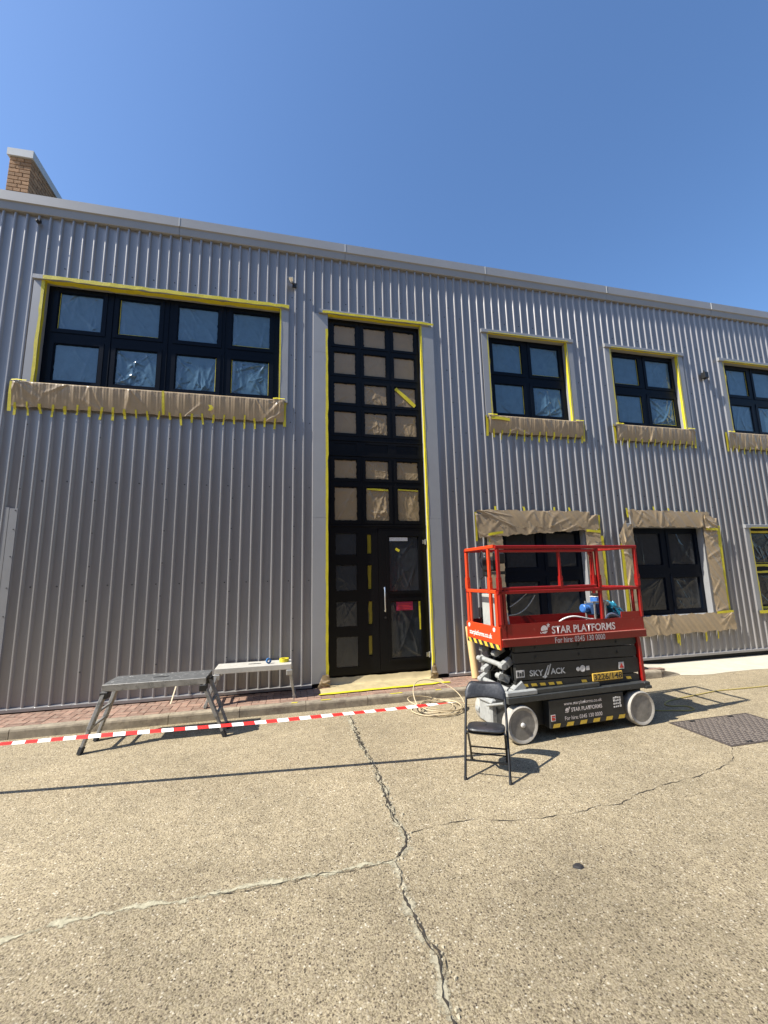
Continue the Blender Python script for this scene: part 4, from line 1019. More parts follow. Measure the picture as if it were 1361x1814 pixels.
def planet(par, cx, cz, r, y, mt):
    m_ = MB(); n = 22
    up_ = [(cx+r*math.cos(a), y, cz+r*math.sin(a)) for a in np.linspace(R(-10), R(200), n)]; m_.add(up_+[], [tuple(range(n))])
    lw = [(cx+r*math.cos(a), y, cz+r*math.sin(a)) for a in np.linspace(R(215), R(335), n)]; m_.add(lw, [tuple(range(n))])
    # ring: tilted thin ellipse arc
    vs = []
    for a in np.linspace(R(150), R(390), 26):
        for rr in (1.0, .86):
            ex, ez = 1.5*r*rr*math.cos(a), .42*r*rr*math.sin(a)*1.2; ca, sa = math.cos(R(35)), math.sin(R(35))
            vs.append((cx+ex*ca-ez*sa, y-.001, cz+ex*sa+ez*ca))
    m_.add(vs, [(2*i, 2*i+1, 2*i+3, 2*i+2) for i in range(25)])
    sx, sz = cx+1.25*r, cz+1.0*r; st = []
    for k in range(10):
        a = R(90+36*k); q = .62*r if k % 2 == 0 else .25*r; st.append((sx+q*math.cos(a), y, sz+q*math.sin(a)))
    m_.add(st+[(sx, y, sz)], [(10, k, (k+1) % 10) for k in range(10)])
    return m_.obj('emblem', MT[mt], par)
planet(tray, .612, .296, .026, .0165, 'decal')
m_ = MB(); m_.box(.385, .445, .0165, .0195, .195, .265); lo(m_, 'label', 'label_w', tray)
m_ = MB(); m_.add([(.392,.0155,.205),(.438,.0155,.205),(.438,.0155,.228),(.392,.0155,.24)], [(0,1,2,3)]); m_.box(.392, .438, .0150, .0160, .243, .258); lo(m_, 'label_mark', 'warn_red', tray)
m_ = MB()
g = random.Random(4)
for k in range(16):
    a = 1.29+.03*(k % 4); c = .255+.034*(k//4)
    m_.box(a, a+g.uniform(.014, .026), .0165, .0195, c, c+g.uniform(.014, .028))
lo(m_, 'label', 'label_w', tray)
# steering/knuckle casting behind the near front wheel of the far side
m_ = MB(); m_.bev(-.19, -.09, .36, .66, .10, .40, .02); m_.cyl((-.15, .66, .2), (-.15, .74, .2), .05, 12); lo(m_, 'steering_casting', 'lgrey')
m_ = MB(); m_.cyl((-.20, .30, .38), (-.20, .62, .36), .016, 8); m_.cyl((-.16, .12, .42), (-.22, .40, .33), .014, 8); lo(m_, 'steering_rod', 'lgrey', smooth=True)
# scissor arms: layers of deep flat arms
layers = [(.515, .650, .470, .600), (.662, .838, .612, .800), (.850, .962, .812, .944), (.974, 1.052, .956, 1.050)]
for k, (a0, a1, b0, b1) in enumerate(layers):
    for (t0, wd) in ((.115, .05), (.675, .05)):
        m_ = MB(); sa, sb = .0+.012*(k % 2), 1.80+.015*(k % 2); n = 8; c_ = .035
        out = [(sa, a0), (sb-c_, b0), (sb-.010, b0+.015), (sb, b0+c_), (sb, b1-c_), (sb-.010, b1-.015), (sb-c_, b1), (sa, a1)]
        vs = [(a, t0-wd/2, b) for a, b in out]+[(a, t0+wd/2, b) for a, b in out]
        m_.add(vs, [tuple(range(n)), tuple(range(2*n-1, n-1, -1))]+[(i, n+i, n+(i+1) % n, (i+1) % n) for i in range(n)])
        arm = lo(m_, 'scissor_arm', 'char')
        if t0 < .3:
            for (ss_, zz_) in ((.30, (a0+a1)/2), (.92, (a0+a1+b0+b1)/4), (1.50, (b0+b1)/2)):
                if k in (0, 1): continue
                q = MB(); q.cyl((ss_, .092, zz_), (ss_, .086, zz_), .022, 14); q.cyl((ss_, .0862, zz_), (ss_, .080, zz_), .010, 8); lo(q, 'pivot_pin', 'char', arm)
        if k == 1 and t0 < .3: arm_sky = arm
        if k == 0 and t0 < .3: arm_low = arm
    for t0 in (.20, .26, .53, .59):
        m_ = MB(); m_.beam((.06, t0, (b0+b1)/2), (1.72, t0, (a0+a1)/2-.01), .035, (a1-a0)*.8, (0,0,1)); lo(m_, 'inner_arm', 'char')
yA = .0875
P = near(yA)
# the maker's wordmark, drawn with a slashed middle letter
def place_tilt(ox, oz, tilt=-.027):
    return lambda a, b: (ox+a, yA, oz+b+a*tilt)
text_mesh('lettering', 'SKY', .092, MT['decal_g'], place_tilt(.190, .697), width=.190, bold=.022, parent=arm_sky)
text_mesh('lettering', 'ACK', .092, MT['decal_g'], place_tilt(.482, .697), width=.212, bold=.022, parent=arm_sky)
m_ = MB(); m_.add([(.375,yA,.665),(.398,yA,.665),(.465,yA,.80),(.448,yA,.80)], [(0,1,2,3)]); m_.add([(.425,yA,.69),(.445,yA,.69),(.497,yA,.81),(.482,yA,.815)], [(0,1,2,3)]); m_.add([(.36,yA,.672),(.40,yA,.655),(.43,yA,.672),(.42,yA,.688),(.395,yA,.676),(.37,yA,.685)], [(0,1,2,3,4,5)])
lo(m_, 'lettering', 'decal_g', arm_sky)
m_ = MB(); m_.box(.012, .122, yA-.001, yA+.002, .690, .772); lb = lo(m_, 'label', 'label_w', arm_sky)
m_ = MB()
for k in range(3): m_.box(.022+.032*k, .046+.032*k, yA-.003, yA-.0015, .705, .755-.012*(k % 2))
lo(m_, 'label_mark', 'charlite', arm_sky)
m_ = MB(); m_.lathe((.878, yA+.001, .722), (0,-1,0), [(.026, 0), (.024, .002)], 18); m_.lathe((.945, yA+.001, .722), (0,-1,0), [(.040, 0), (.040, .002), (.026, .0025), (.024, .001)], 20); m_.box(1.0, 1.045, yA-.001, yA+.002, .698, .748); lo(m_, 'label', 'label_w', arm_sky)
m_ = MB(); m_.box(1.495, 1.578, yA-.001, yA+.002, .672, .755); lo(m_, 'label', 'label_w', arm_sky)
m_ = MB(); m_.add([(1.503,yA-.003,.685),(1.570,yA-.003,.685),(1.5365,yA-.003,.748)], [(0,1,2)]); lo(m_, 'label_mark', 'warn_red', arm_sky)
m_ = MB()
for k, a in enumerate([.09, .21, .33, .45, .56, .98-.06, 1.60]):
    zz = .588-a*.028; m_.add([(a,yA-.001,zz),(a+.075,yA-.001,zz-.002),(a+.06,yA-.001,zz+.03),(a-.015,yA-.001,zz+.032)], [(0,1,2,3)])
lo(m_, 'hazard_stripe', 'hazard', arm_low)
m_ = MB(); m_.bev(1.065, 1.52, yA-.022, yA-.004, .562, .655, .004); pl = lo(m_, 'number_plate', 'plate')
text_mesh('lettering', '3226/148', .098, MT['hazard_k'], lambda a, b: (1.078+a, yA-.0245, .576+b), width=.43, bold=.012, parent=pl)
# left-hand pivot tubes with their lugs
piv = [(-.05, .93, .36, .44), (-.05, .80, .20, .76), (-.03, .53, .20, .90-.06)]
for (s, z, a, b) in piv:
    m_ = MB(); m_.cyl((s, a, z), (s, b, z), .030, 14); lo(m_, 'pivot_tube', 'lgrey', smooth=True)
def lug(s0, z0, s1, z1, t, wd=.07, hh=.095):
    m_ = MB(); m_.beam((s0, t, z0), (s1, t, z1), wd, hh, (0,0,1), 0, .012); m_.cyl((s0-.01, t-wd/2-.008, z0), (s0-.01, t+wd/2+.008, z0), .034, 12); lo(m_, 'arm_end', 'lgrey')
lug(-.07, .80, .04, .86, .235); lug(-.07, .80, .05, .74, .76); lug(-.07, .68, .05, .74, .66); lug(-.06, .67, .05, .62, .33); lug(-.05, .53, .06, .59, .80); lug(-.02, .53, .10, .61, .115, .08, .11); lug(-.06, .92, .05, .97, .40, .06, .07); lug(-.06, .93, .05, .97, .70, .06, .08)
m_ = MB(); m_.cyl((-.045, .33, .66), (.10, .24, .98), .020, 10); m_.cyl((-.03, .62, .68), (.08, .52, .98), .018, 10); lo(m_, 'hydraulic_line', 'black', smooth=True)
# platform
m_ = MB(); m_.box(-.155, 1.945, .09, .86, 1.055, 1.10); lo(m_, 'deck', 'charlite')
m_ = MB(); m_.box(-.160, 1.955, .070, .084, 1.132, 1.300); m_.box(-.160, 1.965, .056, .084, 1.048, 1.130); m_.box(1.61, 1.950, .072, .083, 1.301, 1.372)
toe = lo(m_, 'toe_board', 'red')
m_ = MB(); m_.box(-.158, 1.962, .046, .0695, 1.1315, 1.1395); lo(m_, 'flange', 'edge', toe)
m_ = MB(); m_.box(-.160, 1.955, .866, .880, 1.048, 1.300); lo(m_, 'toe_board', 'red')
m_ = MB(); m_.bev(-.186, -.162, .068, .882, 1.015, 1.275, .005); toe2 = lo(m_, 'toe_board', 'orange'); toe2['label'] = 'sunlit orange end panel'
m_ = MB(); m_.box(1.956, 1.972, .085, .865, 1.05, 1.30); lo(m_, 'toe_board', 'red')
P = near(.0665); P2 = near(.0535)
text_mesh('lettering', 'STAR PLATFORMS', .122, MT['decal'], P(.530, 1.164), width=.955, bold=.022, parent=toe)
text_mesh('lettering', 'For hire: 0345 130 0000', .092, MT['decal'], P2(.555, 1.056), width=.745, bold=.014, parent=toe)
planet(toe, .425, 1.218, .048, .0665, 'decal')
tE = -.1885
text_mesh('lettering', 'starplatforms.co.uk', .085, MT['decal_w'], lambda a, b: (tE, .80-a, 1.125+b), width=.56, bold=.012, parent=toe2)
m_ = MB(); m_.add([(tE+.001,.075,1.018),(tE+.001,.875,1.018),(tE+.001,.875,1.075),(tE+.001,.075,1.075)], [(0,1,2,3)], 0)
for k in range(6):
    a = .85-k*.135; m_.add([(tE,a,1.073),(tE,a-.065,1.073),(tE,a-.105,1.02),(tE,a-.04,1.02)], [(0,1,2,3)], 1)
lo(m_, 'hazard_stripe', ('hazard_k', 'hazard'), toe2)
for t in (.18, .80):
    m_ = MB(); m_.lathe((-.186, t, 1.235), (-1, 0, 0), [(.026, 0), (.026, .006), (.012, .008), (.010, .003)], 14); lo(m_, 'fixing_eye', 'hub', toe2)
# guard rails
def rail(p, q, wd=.042, hh=.042, name='rail', mt='red', upv=(0,0,1)):
    m_ = MB(); m_.beam(p, q, wd, hh, upv, 0, .007); return lo(m_, name, mt)
T0, T1 = .078, .858
rail((-.175, T0, 2.212), (1.965, T0, 2.212), name='top_rail'); rail((-.13, T0+.002, 2.166), (1.26, T0+.002, 2.166), hh=.034, name='top_rail')
rail((-.175, T0, 1.672), (1.955, T0, 1.672), name='mid_rail'); rail((-.12, T0+.004, 1.716), (1.25, T0+.004, 1.716), hh=.034, name='mid_rail')
rail((-.175, T1, 2.212), (1.965, T1, 2.212), name='top_rail'); rail((-.175, T1, 1.672), (1.955, T1, 1.672), name='mid_rail')
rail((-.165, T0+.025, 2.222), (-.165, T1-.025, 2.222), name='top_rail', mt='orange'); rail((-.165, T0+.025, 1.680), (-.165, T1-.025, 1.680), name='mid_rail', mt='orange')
rail((1.95, T0+.025, 2.212), (1.95, T1-.025, 2.212), name='top_rail'); rail((1.945, T0+.025, 1.672), (1.945, T1-.025, 1.672), name='mid_rail')
def post(s, t, z0, z1, wd=.042, mt='red', knuckle=True):
    m_ = MB(); m_.beam((s, t, z0), (s, t, z1), wd, wd, (1,0,0), 0, .007)
    if knuckle: m_.beam((s, t, 1.70), (s, t, 1.85), wd+.012, wd+.012, (1,0,0), 0, .006)
    m_.cyl((s, t-wd/2-.012, min(z1, 1.80)), (s, t+wd/2+.012, min(z1, 1.80)), .010, 8)
    return lo(m_, 'post', mt)
post(-.145, T0, 1.30, 2.19); post(-.085, T0+.01, 1.10, 1.70, .036, knuckle=False); post(.73, T0+.006, 1.69, 2.20, .036); post(1.315, T0+.004, 1.30, 2.19); post(1.940, T0, 1.30, 2.19)
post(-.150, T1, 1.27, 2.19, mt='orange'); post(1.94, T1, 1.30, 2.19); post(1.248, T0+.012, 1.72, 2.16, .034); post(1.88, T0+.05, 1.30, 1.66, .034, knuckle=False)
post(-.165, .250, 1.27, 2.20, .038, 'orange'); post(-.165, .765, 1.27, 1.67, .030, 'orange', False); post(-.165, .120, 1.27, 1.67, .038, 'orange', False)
m_ = MB(); m_.beam((1.25, T0+.012, 2.06), (1.20, T0+.012, 2.15), .026, .026); lo(m_, 'brace', 'red')
# grey gate sheet and controls on the end
m_ = MB(); m_.bev(-.06, -.035, .36, .66, 1.24, 1.64, .006); lo(m_, 'gate_sheet', 'greyplate')
m_ = MB(); m_.bev(-.08, -.02, .68, .74, 1.32, 1.46, .01); m_.tube([(-.05, .70, 1.32), (-.03, .73, 1.25), (-.06, .70, 1.16)], .012, 8); lo(m_, 'latch', 'black')
cb = lift
m_ = MB(); m_.bev(.0, .13, .46, .72, 1.93, 2.12, .02); m_.bev(.02, .12, .66, .76, 1.86, 2.0, .015); m_.beam((.06, .5, 2.10), (.02, .42, 2.17), .03, .03); m_.cyl((.06, .62, 2.11), (.06, .65, 2.19), .018, 10); m_.bev(.01, .11, .30, .44, 2.02, 2.16, .015); lo(m_, 'control_box', 'black')
m_ = MB(); m_.box(.0, .10, .30, .60, 1.885, 1.925); lo(m_, 'control_bracket', 'black')
m_ = MB(); m_.tube([(.05, .7, 1.9), (.0, .78, 1.82), (-.02, .76, 1.72), (.04, .8, 1.6), (.05, .82, 1.3)], .009, 6); lo(m_, 'control_cable', 'black')
m_ = MB(); m_.tube([(.02, .66, 2.14), (.02, .74, 2.20), (.02, .80, 2.10), (.03, .77, 1.98)], .008, 6); lo(m_, 'control_cable', 'black')
# looped white cables under the mid rail
m_ = MB(); m_.tube([(-.02, T0+.03, 1.40)]+[(.02+.34*k/10, T0+.03, 1.405+.22*(k/10)**2.2) for k in range(1, 11)], .006, 6); lo(m_, 'loose_cable', 'lgrey', smooth=True)
m_ = MB(); m_.tube([(.0+.26*k/8, T0+.03, 1.50+.16*(k/8)**1.2) for k in range(9)], .005, 6); lo(m_, 'loose_cable', 'lgrey', smooth=True)
# end ladder with post
m_ = MB(); m_.beam((1.86, .10, .49), (1.84, .10, 1.045), .05, .07, (0,1,0), 0, .006); m_.beam((1.86, .56, .49), (1.84, .56, 1.045), .05, .07, (0,1,0), 0, .006)
for z in (.62, .82): m_.beam((1.86, .12, z), (1.86, .55, z), .03, .03)
lo(m_, 'ladder', 'red')
m_ = MB(); m_.bev(-.12, 1.84, .17, .63, .43, .50, .01); lo(m_, 'base_pan', 'char')

# white hoses, sprayer and bag on the platform
LM = Matrix.Translation(LP) @ Matrix.Rotation(LA, 4, 'Z')
def lw(s, t, z): return LM @ Vector((s, t, z))
sp = empty('paint_sprayer', lw(1.56, .45, 1.10), LA); tag(sp, 'blue airless paint sprayer with black knob standing on the lift platform', 'paint sprayer')
def so_(m_, name, mt, sm=True): return m_.obj(name, MT[mt], sp, sm)
m_ = MB(); m_.lathe((-.22, 0, .30), (1, 0, 0), [(.050, 0), (.058, .008), (.058, .05), (.045, .055), (.045, .12), (.06, .125), (.06, .20)], 20); so_(m_, 'motor', 'blue')
m_ = MB(); m_.lathe((-.222, 0, .30), (1, 0, 0), [(.043, -.003), (.045, .002)], 20); so_(m_, 'motor_cap', 'blue')
m_ = MB(); m_.bev(-.12, .08, -.075, .075, .21, .37, .02); so_(m_, 'gear_housing', 'bluedk', False)
m_ = MB(); m_.bev(-.03, .10, -.06, .06, .371, .445, .012); so_(m_, 'control_housing', 'blue', False)
m_ = MB(); m_.bev(-.032, .09, -.055, .055, .446, .458, .004); so_(m_, 'cover', 'label_w', False)
m_ = MB(); m_.lathe((.03, 0, .458), (0, 0, 1), [(.03, 0), (.035, .015), (.065, .018), (.065, .036), (.03, .04)], 18); so_(m_, 'pressure_knob', 'black')
m_ = MB(); m_.bev(.10, .17, -.05, .05, .20, .40, .012); m_.cyl((.13, -.05, .36), (.13, -.09, .36), .028, 12); m_.cyl((.14, 0, .20), (.14, 0, .04), .03, 12); so_(m_, 'pump', 'grey_leg', False)
m_ = MB(); m_.beam((-.12, -.08, .385), (.12, -.08, .385), .018, .018); m_.beam((-.085, -.08, .39), (-.085, -.08, .10), .018, .022); m_.beam((.09, -.08, .39), (.09, -.08, .10), .018, .022); m_.beam((-.085, .08, .39), (-.085, .08, .0), .018, .022); m_.beam((.09, .08, .39), (.09, .08, .0), .018, .022); m_.beam((-.14, -.08, .009), (.14, -.08, .009), .02, .018); m_.beam((-.14, .08, .009), (.14, .08, .009), .02, .018); m_.beam((-.085, -.08, .10), (-.085, -.08, .0), .018, .022); m_.beam((.09, -.08, .10), (.09, -.08, .0), .018, .022); so_(m_, 'stand', 'alu', False)
# teal bag
me = bpy.data.meshes.new('plastic_bag'); vs = []; fs = []; g = np.random.default_rng(5); nu, nv = 22, 14
for j in range(nv+1):
    ph = math.pi*j/nv
    for i in range(nu):
        th = 2*math.pi*i/nu; rr = 1+.16*math.sin(3*th+2*ph)+.10*math.sin(7*th-5*ph)+.07*g.normal()
        x_, y_, z_ = .17*math.sin(ph)*math.cos(th)*rr, .10*math.sin(ph)*math.sin(th)*rr, .085*math.cos(ph)*rr
        vs.append((x_*math.cos(.5)+z_*math.sin(.5), y_, -x_*math.sin(.5)+z_*math.cos(.5)))
fs = [(j*nu+i, j*nu+(i+1) % nu, (j+1)*nu+(i+1) % nu, (j+1)*nu+i) for j in range(nv) for i in range(nu)]
me.from_pydata(vs, [], fs); me.materials.append(MT['teal']); me.update()
o = put('plastic_bag', me, None, lw(1.83, .45, 1.375), rz=LA); tag(o, 'crumpled teal plastic bag beside the blue sprayer on the platform', 'bag')
# a box under the bag, mostly hidden by the toe board
m_ = MB(); m_.bev(-.16, .14, -.13, .13, 0, .20, .01); o = put('toolbox', m_.mesh('toolbox', MT['black']), None, lw(1.80, .45, 1.10), rz=LA); tag(o, 'dark low toolbox on the platform under the teal bag', 'toolbox')
def tubeobj(name, pts, r, mt, label, cat, n=8, sub=6):
    P_ = [Vector(p) for p in pts]; out = []
    for i in range(len(P_)-1):
        p0, p1, p2, p3 = P_[max(i-1, 0)], P_[i], P_[i+1], P_[min(i+2, len(P_)-1)]
        for k in range(sub):
            t = k/sub; out.append(.5*((2*p1)+(p2-p0)*t+(2*p0-5*p1+4*p2-p3)*t*t+(3*p1-p0-3*p2+p3)*t**3))
    out.append(P_[-1]); m_ = MB(); m_.tube(out, r, n); o = m_.obj(name, MT[mt], None, True); tag(o, label, cat); return o
tubeobj('spray_hose', [lw(.90, .5, 1.12), lw(.95, .45, 1.24), lw(1.02, .40, 1.295), lw(1.12, .36, 1.315), lw(1.24, .34, 1.295), lw(1.36, .36, 1.27), lw(1.46, .40, 1.26)], .010, 'whose', 'white spray hose arching over the platform side to the blue sprayer', 'hose')
tubeobj('spray_hose', [lw(1.40, .16, 1.12), lw(1.42, .16, 1.25), lw(1.47, .16, 1.325), lw(1.53, .17, 1.345), lw(1.60, .17, 1.335), lw(1.70, .18, 1.28)], .013, 'whose', 'short pale hose bent in front of the blue sprayer', 'hose')
tubeobj('paint_stick', [lw(-.02, .16, 1.12), lw(-.05, .14, 1.28), lw(-.075, .12, 1.42)], .012, 'whose', 'pair of white sticks leaning in the platform corner, front one', 'stick', sub=2)
tubeobj('paint_stick', [lw(.03, .17, 1.12), lw(.0, .15, 1.28), lw(-.03, .13, 1.42)], .010, 'whose', 'pair of white sticks leaning in the platform corner, rear one', 'stick', sub=2)

# cardboard tube and black post behind the lift
m_ = MB(); m_.cyl((3.16, 6.88, PZ+.012), (3.13, 6.99, .98), .062, 20); m_.cyl((3.13, 6.991, .9801), (3.1301, 6.9905, .975), .05, 16)
tag(m_.obj('cardboard_tube', MT['card'], None, True), 'tan cardboard tube standing against the wall behind the lift', 'tube')
t = empty('black_post', (6.22, 6.60, PZ)); tag(t, 'short black post with a pale cap light on the pavement behind the lift', 'post')
m_ = MB(); m_.bev(-.045, .045, -.045, .045, 0, .62, .006); m_.obj('shaft', MT['black'], t)
m_ = MB(); m_.bev(-.10, .16, -.09, .09, 0, .018, .004); m_.obj('foot_plate', MT['black'], t)
m_ = MB(); m_.bev(.046, .10, -.05, .05, .48, .60, .008); m_.obj('cap', MT['label_w'], t)

# ------------------------------------------------------------------ folding chair
ang = math.atan2(-.48732, .87322)
ch = empty('folding_chair', (1.635, 3.903, 0), ang); tag(ch, 'black padded folding chair standing alone on the concrete', 'chair')
def co(m_, name, mt, sm=True): return m_.obj(name, MT[mt], ch, sm)
W_ = .404
def arc(pts, sub=5):
    P_ = [Vector(p) for p in pts]; out = []
    for i in range(len(P_)-1):
        p0, p1, p2, p3 = P_[max(i-1, 0)], P_[i], P_[i+1], P_[min(i+2, len(P_)-1)]
        for k in range(sub):
            t = k/sub; out.append(.5*((2*p1)+(p2-p0)*t+(2*p0-5*p1+4*p2-p3)*t*t+(3*p1-p0-3*p2+p3)*t**3))
    return out+[P_[-1]]
yb = .27; zt = .80
fr = [(0, 0, .012), (.002, .135, .28), (.004, .255, .49), (.010, .345, .66), (.026, .378, .730), (.070, .395, .765), (.13, .398, .771), (W_-.13, .398, .771), (W_-.070, .395, .765), (W_-.026, .378, .73), (W_-.010, .345, .66), (W_-.004, .255, .49), (W_-.002, .135, .28), (W_, 0, .012)]
m_ = MB(); m_.tube(fr, .0125, 10); co(m_, 'front_frame', 'blacktube')
for s in (0, 1):
    x = .026 if s == 0 else W_-.026
    m_ = MB(); m_.tube([(x, .43, .012), (x, .34, .17), (x, .20, .33), (x, .07, .40)], .011, 8); co(m_, 'rear_leg', 'blacktube')
for (x, y) in ((0, 0), (W_, 0), (.026, .43), (W_-.026, .43)):
    m_ = MB(); m_.cyl((x, y, 0), (x, y, .03), .017, 10, .015); co(m_, 'foot', 'rubber')
m_ = MB(); m_.tube([(.03, .345, .165), (W_-.03, .345, .165)], .0085, 8); co(m_, 'crossbar', 'blacktube')
m_ = MB(); m_.tube([(.0, .068, .145), (W_-.0, .068, .145)], .0085, 8); co(m_, 'crossbar', 'blacktube')
m_ = MB(); m_.tube([(.03, .385, .085), (W_-.03, .385, .085)], .0075, 8); co(m_, 'crossbar', 'blacktube')
# padded seat: soft rounded slab
def pad(cx, cy, cz, a, b, h, nu=28, nv=8, e=4., tilt=0., sag=0.):
    vs = []; fs = []
    for j in range(nv+1):
        ph = -math.pi/2+math.pi*j/nv; cr = max(1e-3, math.cos(ph))**.45; zz = math.copysign(abs(math.sin(ph))**.8, ph)*h
        for i in range(nu):
            th = 2*math.pi*i/nu; c_, s_ = math.cos(th), math.sin(th)
            x_ = math.copysign(abs(c_)**(2/e), c_)*a*cr; y_ = math.copysign(abs(s_)**(2/e), s_)*b*cr
            vs.append((cx+x_, cy+y_, cz+zz+y_*tilt))
    fs = [(j*nu+i, j*nu+(i+1) % nu, (j+1)*nu+(i+1) % nu, (j+1)*nu+i) for j in range(nv) for i in range(nu)]
    return vs, fs
vs, fs = pad(W_/2, .20, .405, .182, .178, .026, tilt=-.12); m_ = MB(); m_.add(vs, fs); co(m_, 'seat', 'vinyl')
vs, fs = pad(W_/2, .20, .375, .178, .172, .010, tilt=-.12); m_ = MB(); m_.add(vs, fs); co(m_, 'seat_pan', 'blacktube')
# curved padded back
nu, nv = 24, 10; vs = []; 
for side in (0, 1):
    for j in range(nv+1):
        b = j/nv
        for i in range(nu+1):
            a = i/nu; x = -.004+(W_+.008)*a
            top = .786-.10*(max(0, abs(2*a-1)-.62)/.38)**2.4
            bot = .618+.022*math.sin(math.pi*a)
            z = bot+(top-bot)*b
            th = .022*math.sqrt(max(0, 1-(2*b-1)**4))*math.sqrt(max(0, 1-(2*a-1)**8))+.001
            y = .352+(z-.68)*.42+.016*math.sin(math.pi*a)
            vs.append((x, y-th if side == 0 else y+th, z))
N = nu+1; M0 = (nv+1)*N; fs = []
for side in (0, 1):
    for j in range(nv):
        for i in range(nu): fs.append(tuple(side*M0+q for q in (j*N+i, j*N+i+1, (j+1)*N+i+1, (j+1)*N+i)))
for i in range(nu): fs.append((i, i+1, M0+i+1, M0+i)); fs.append((nv*N+i, nv*N+i+1, M0+nv*N+i+1, M0+nv*N+i))
for j in range(nv): fs.append((j*N, (j+1)*N, M0+(j+1)*N, M0+j*N)); fs.append((j*N+nu, (j+1)*N+nu, M0+(j+1)*N+nu, M0+j*N+nu))
m_ = MB(); m_.add(vs, fs); co(m_, 'backrest', 'vinyl')

# ------------------------------------------------------------------ barrier tape
tp = [(-4.6, 4.95, .43), (-2.556, 4.717, .461), (-1.844, 4.638, .477), (-1.098, 4.555, .490), (-.316, 4.471, .505), (.504, 4.376, .535), (1.074, 4.313, .556), (1.425, 4.272, .574), (1.70, 4.235, .586), (1.80, 4.165, .590)]
cur = arc(tp, 6); L = [0]
for a, b in zip(cur[:-1], cur[1:]): L.append(L[-1]+(b-a).length)
def at_len(s):
    s = min(max(s, 0), L[-1])
    for i in range(len(L)-1):
        if L[i+1] >= s: return cur[i].lerp(cur[i+1], (s-L[i])/(L[i+1]-L[i]+1e-9)), (cur[i+1]-cur[i]).normalized()
bt = MB(); s = 0; k = 0; per = .108
while s < L[-1]:
    e = min(s+per, L[-1]); sub = 4; vs = []
    for q in range(sub+1):
        for hh in (-1, 1):
            ss = s+(e-s)*q/sub+.010*hh*(-1); p, d = at_len(ss)
            tw = 1.33+.07*math.sin(ss*1.3+.6)+.06*math.sin(ss*3.7)-.10*ss/L[-1]+(max(0, ss-L[-1]+.5)*1.6); nrm = Vector((-d.y, d.x, 0))
            wd = .026*(1-.45*max(0, ss-L[-1]+.35)/.35 if ss > L[-1]-.35 else 1)
            vs.append(p+Vector((0,0,1))*(hh*wd*math.cos(tw))+nrm*(hh*wd*math.sin(tw)))
    bt.add(vs, [(2*q, 2*q+1, 2*q+3, 2*q+2) for q in range(sub)], k % 2); s = e; k += 1
tag(bt.obj('barrier_tape', [MT['twhite'], MT['tred']]), 'red and white striped barrier tape stretched across the yard to the chair', 'barrier tape')

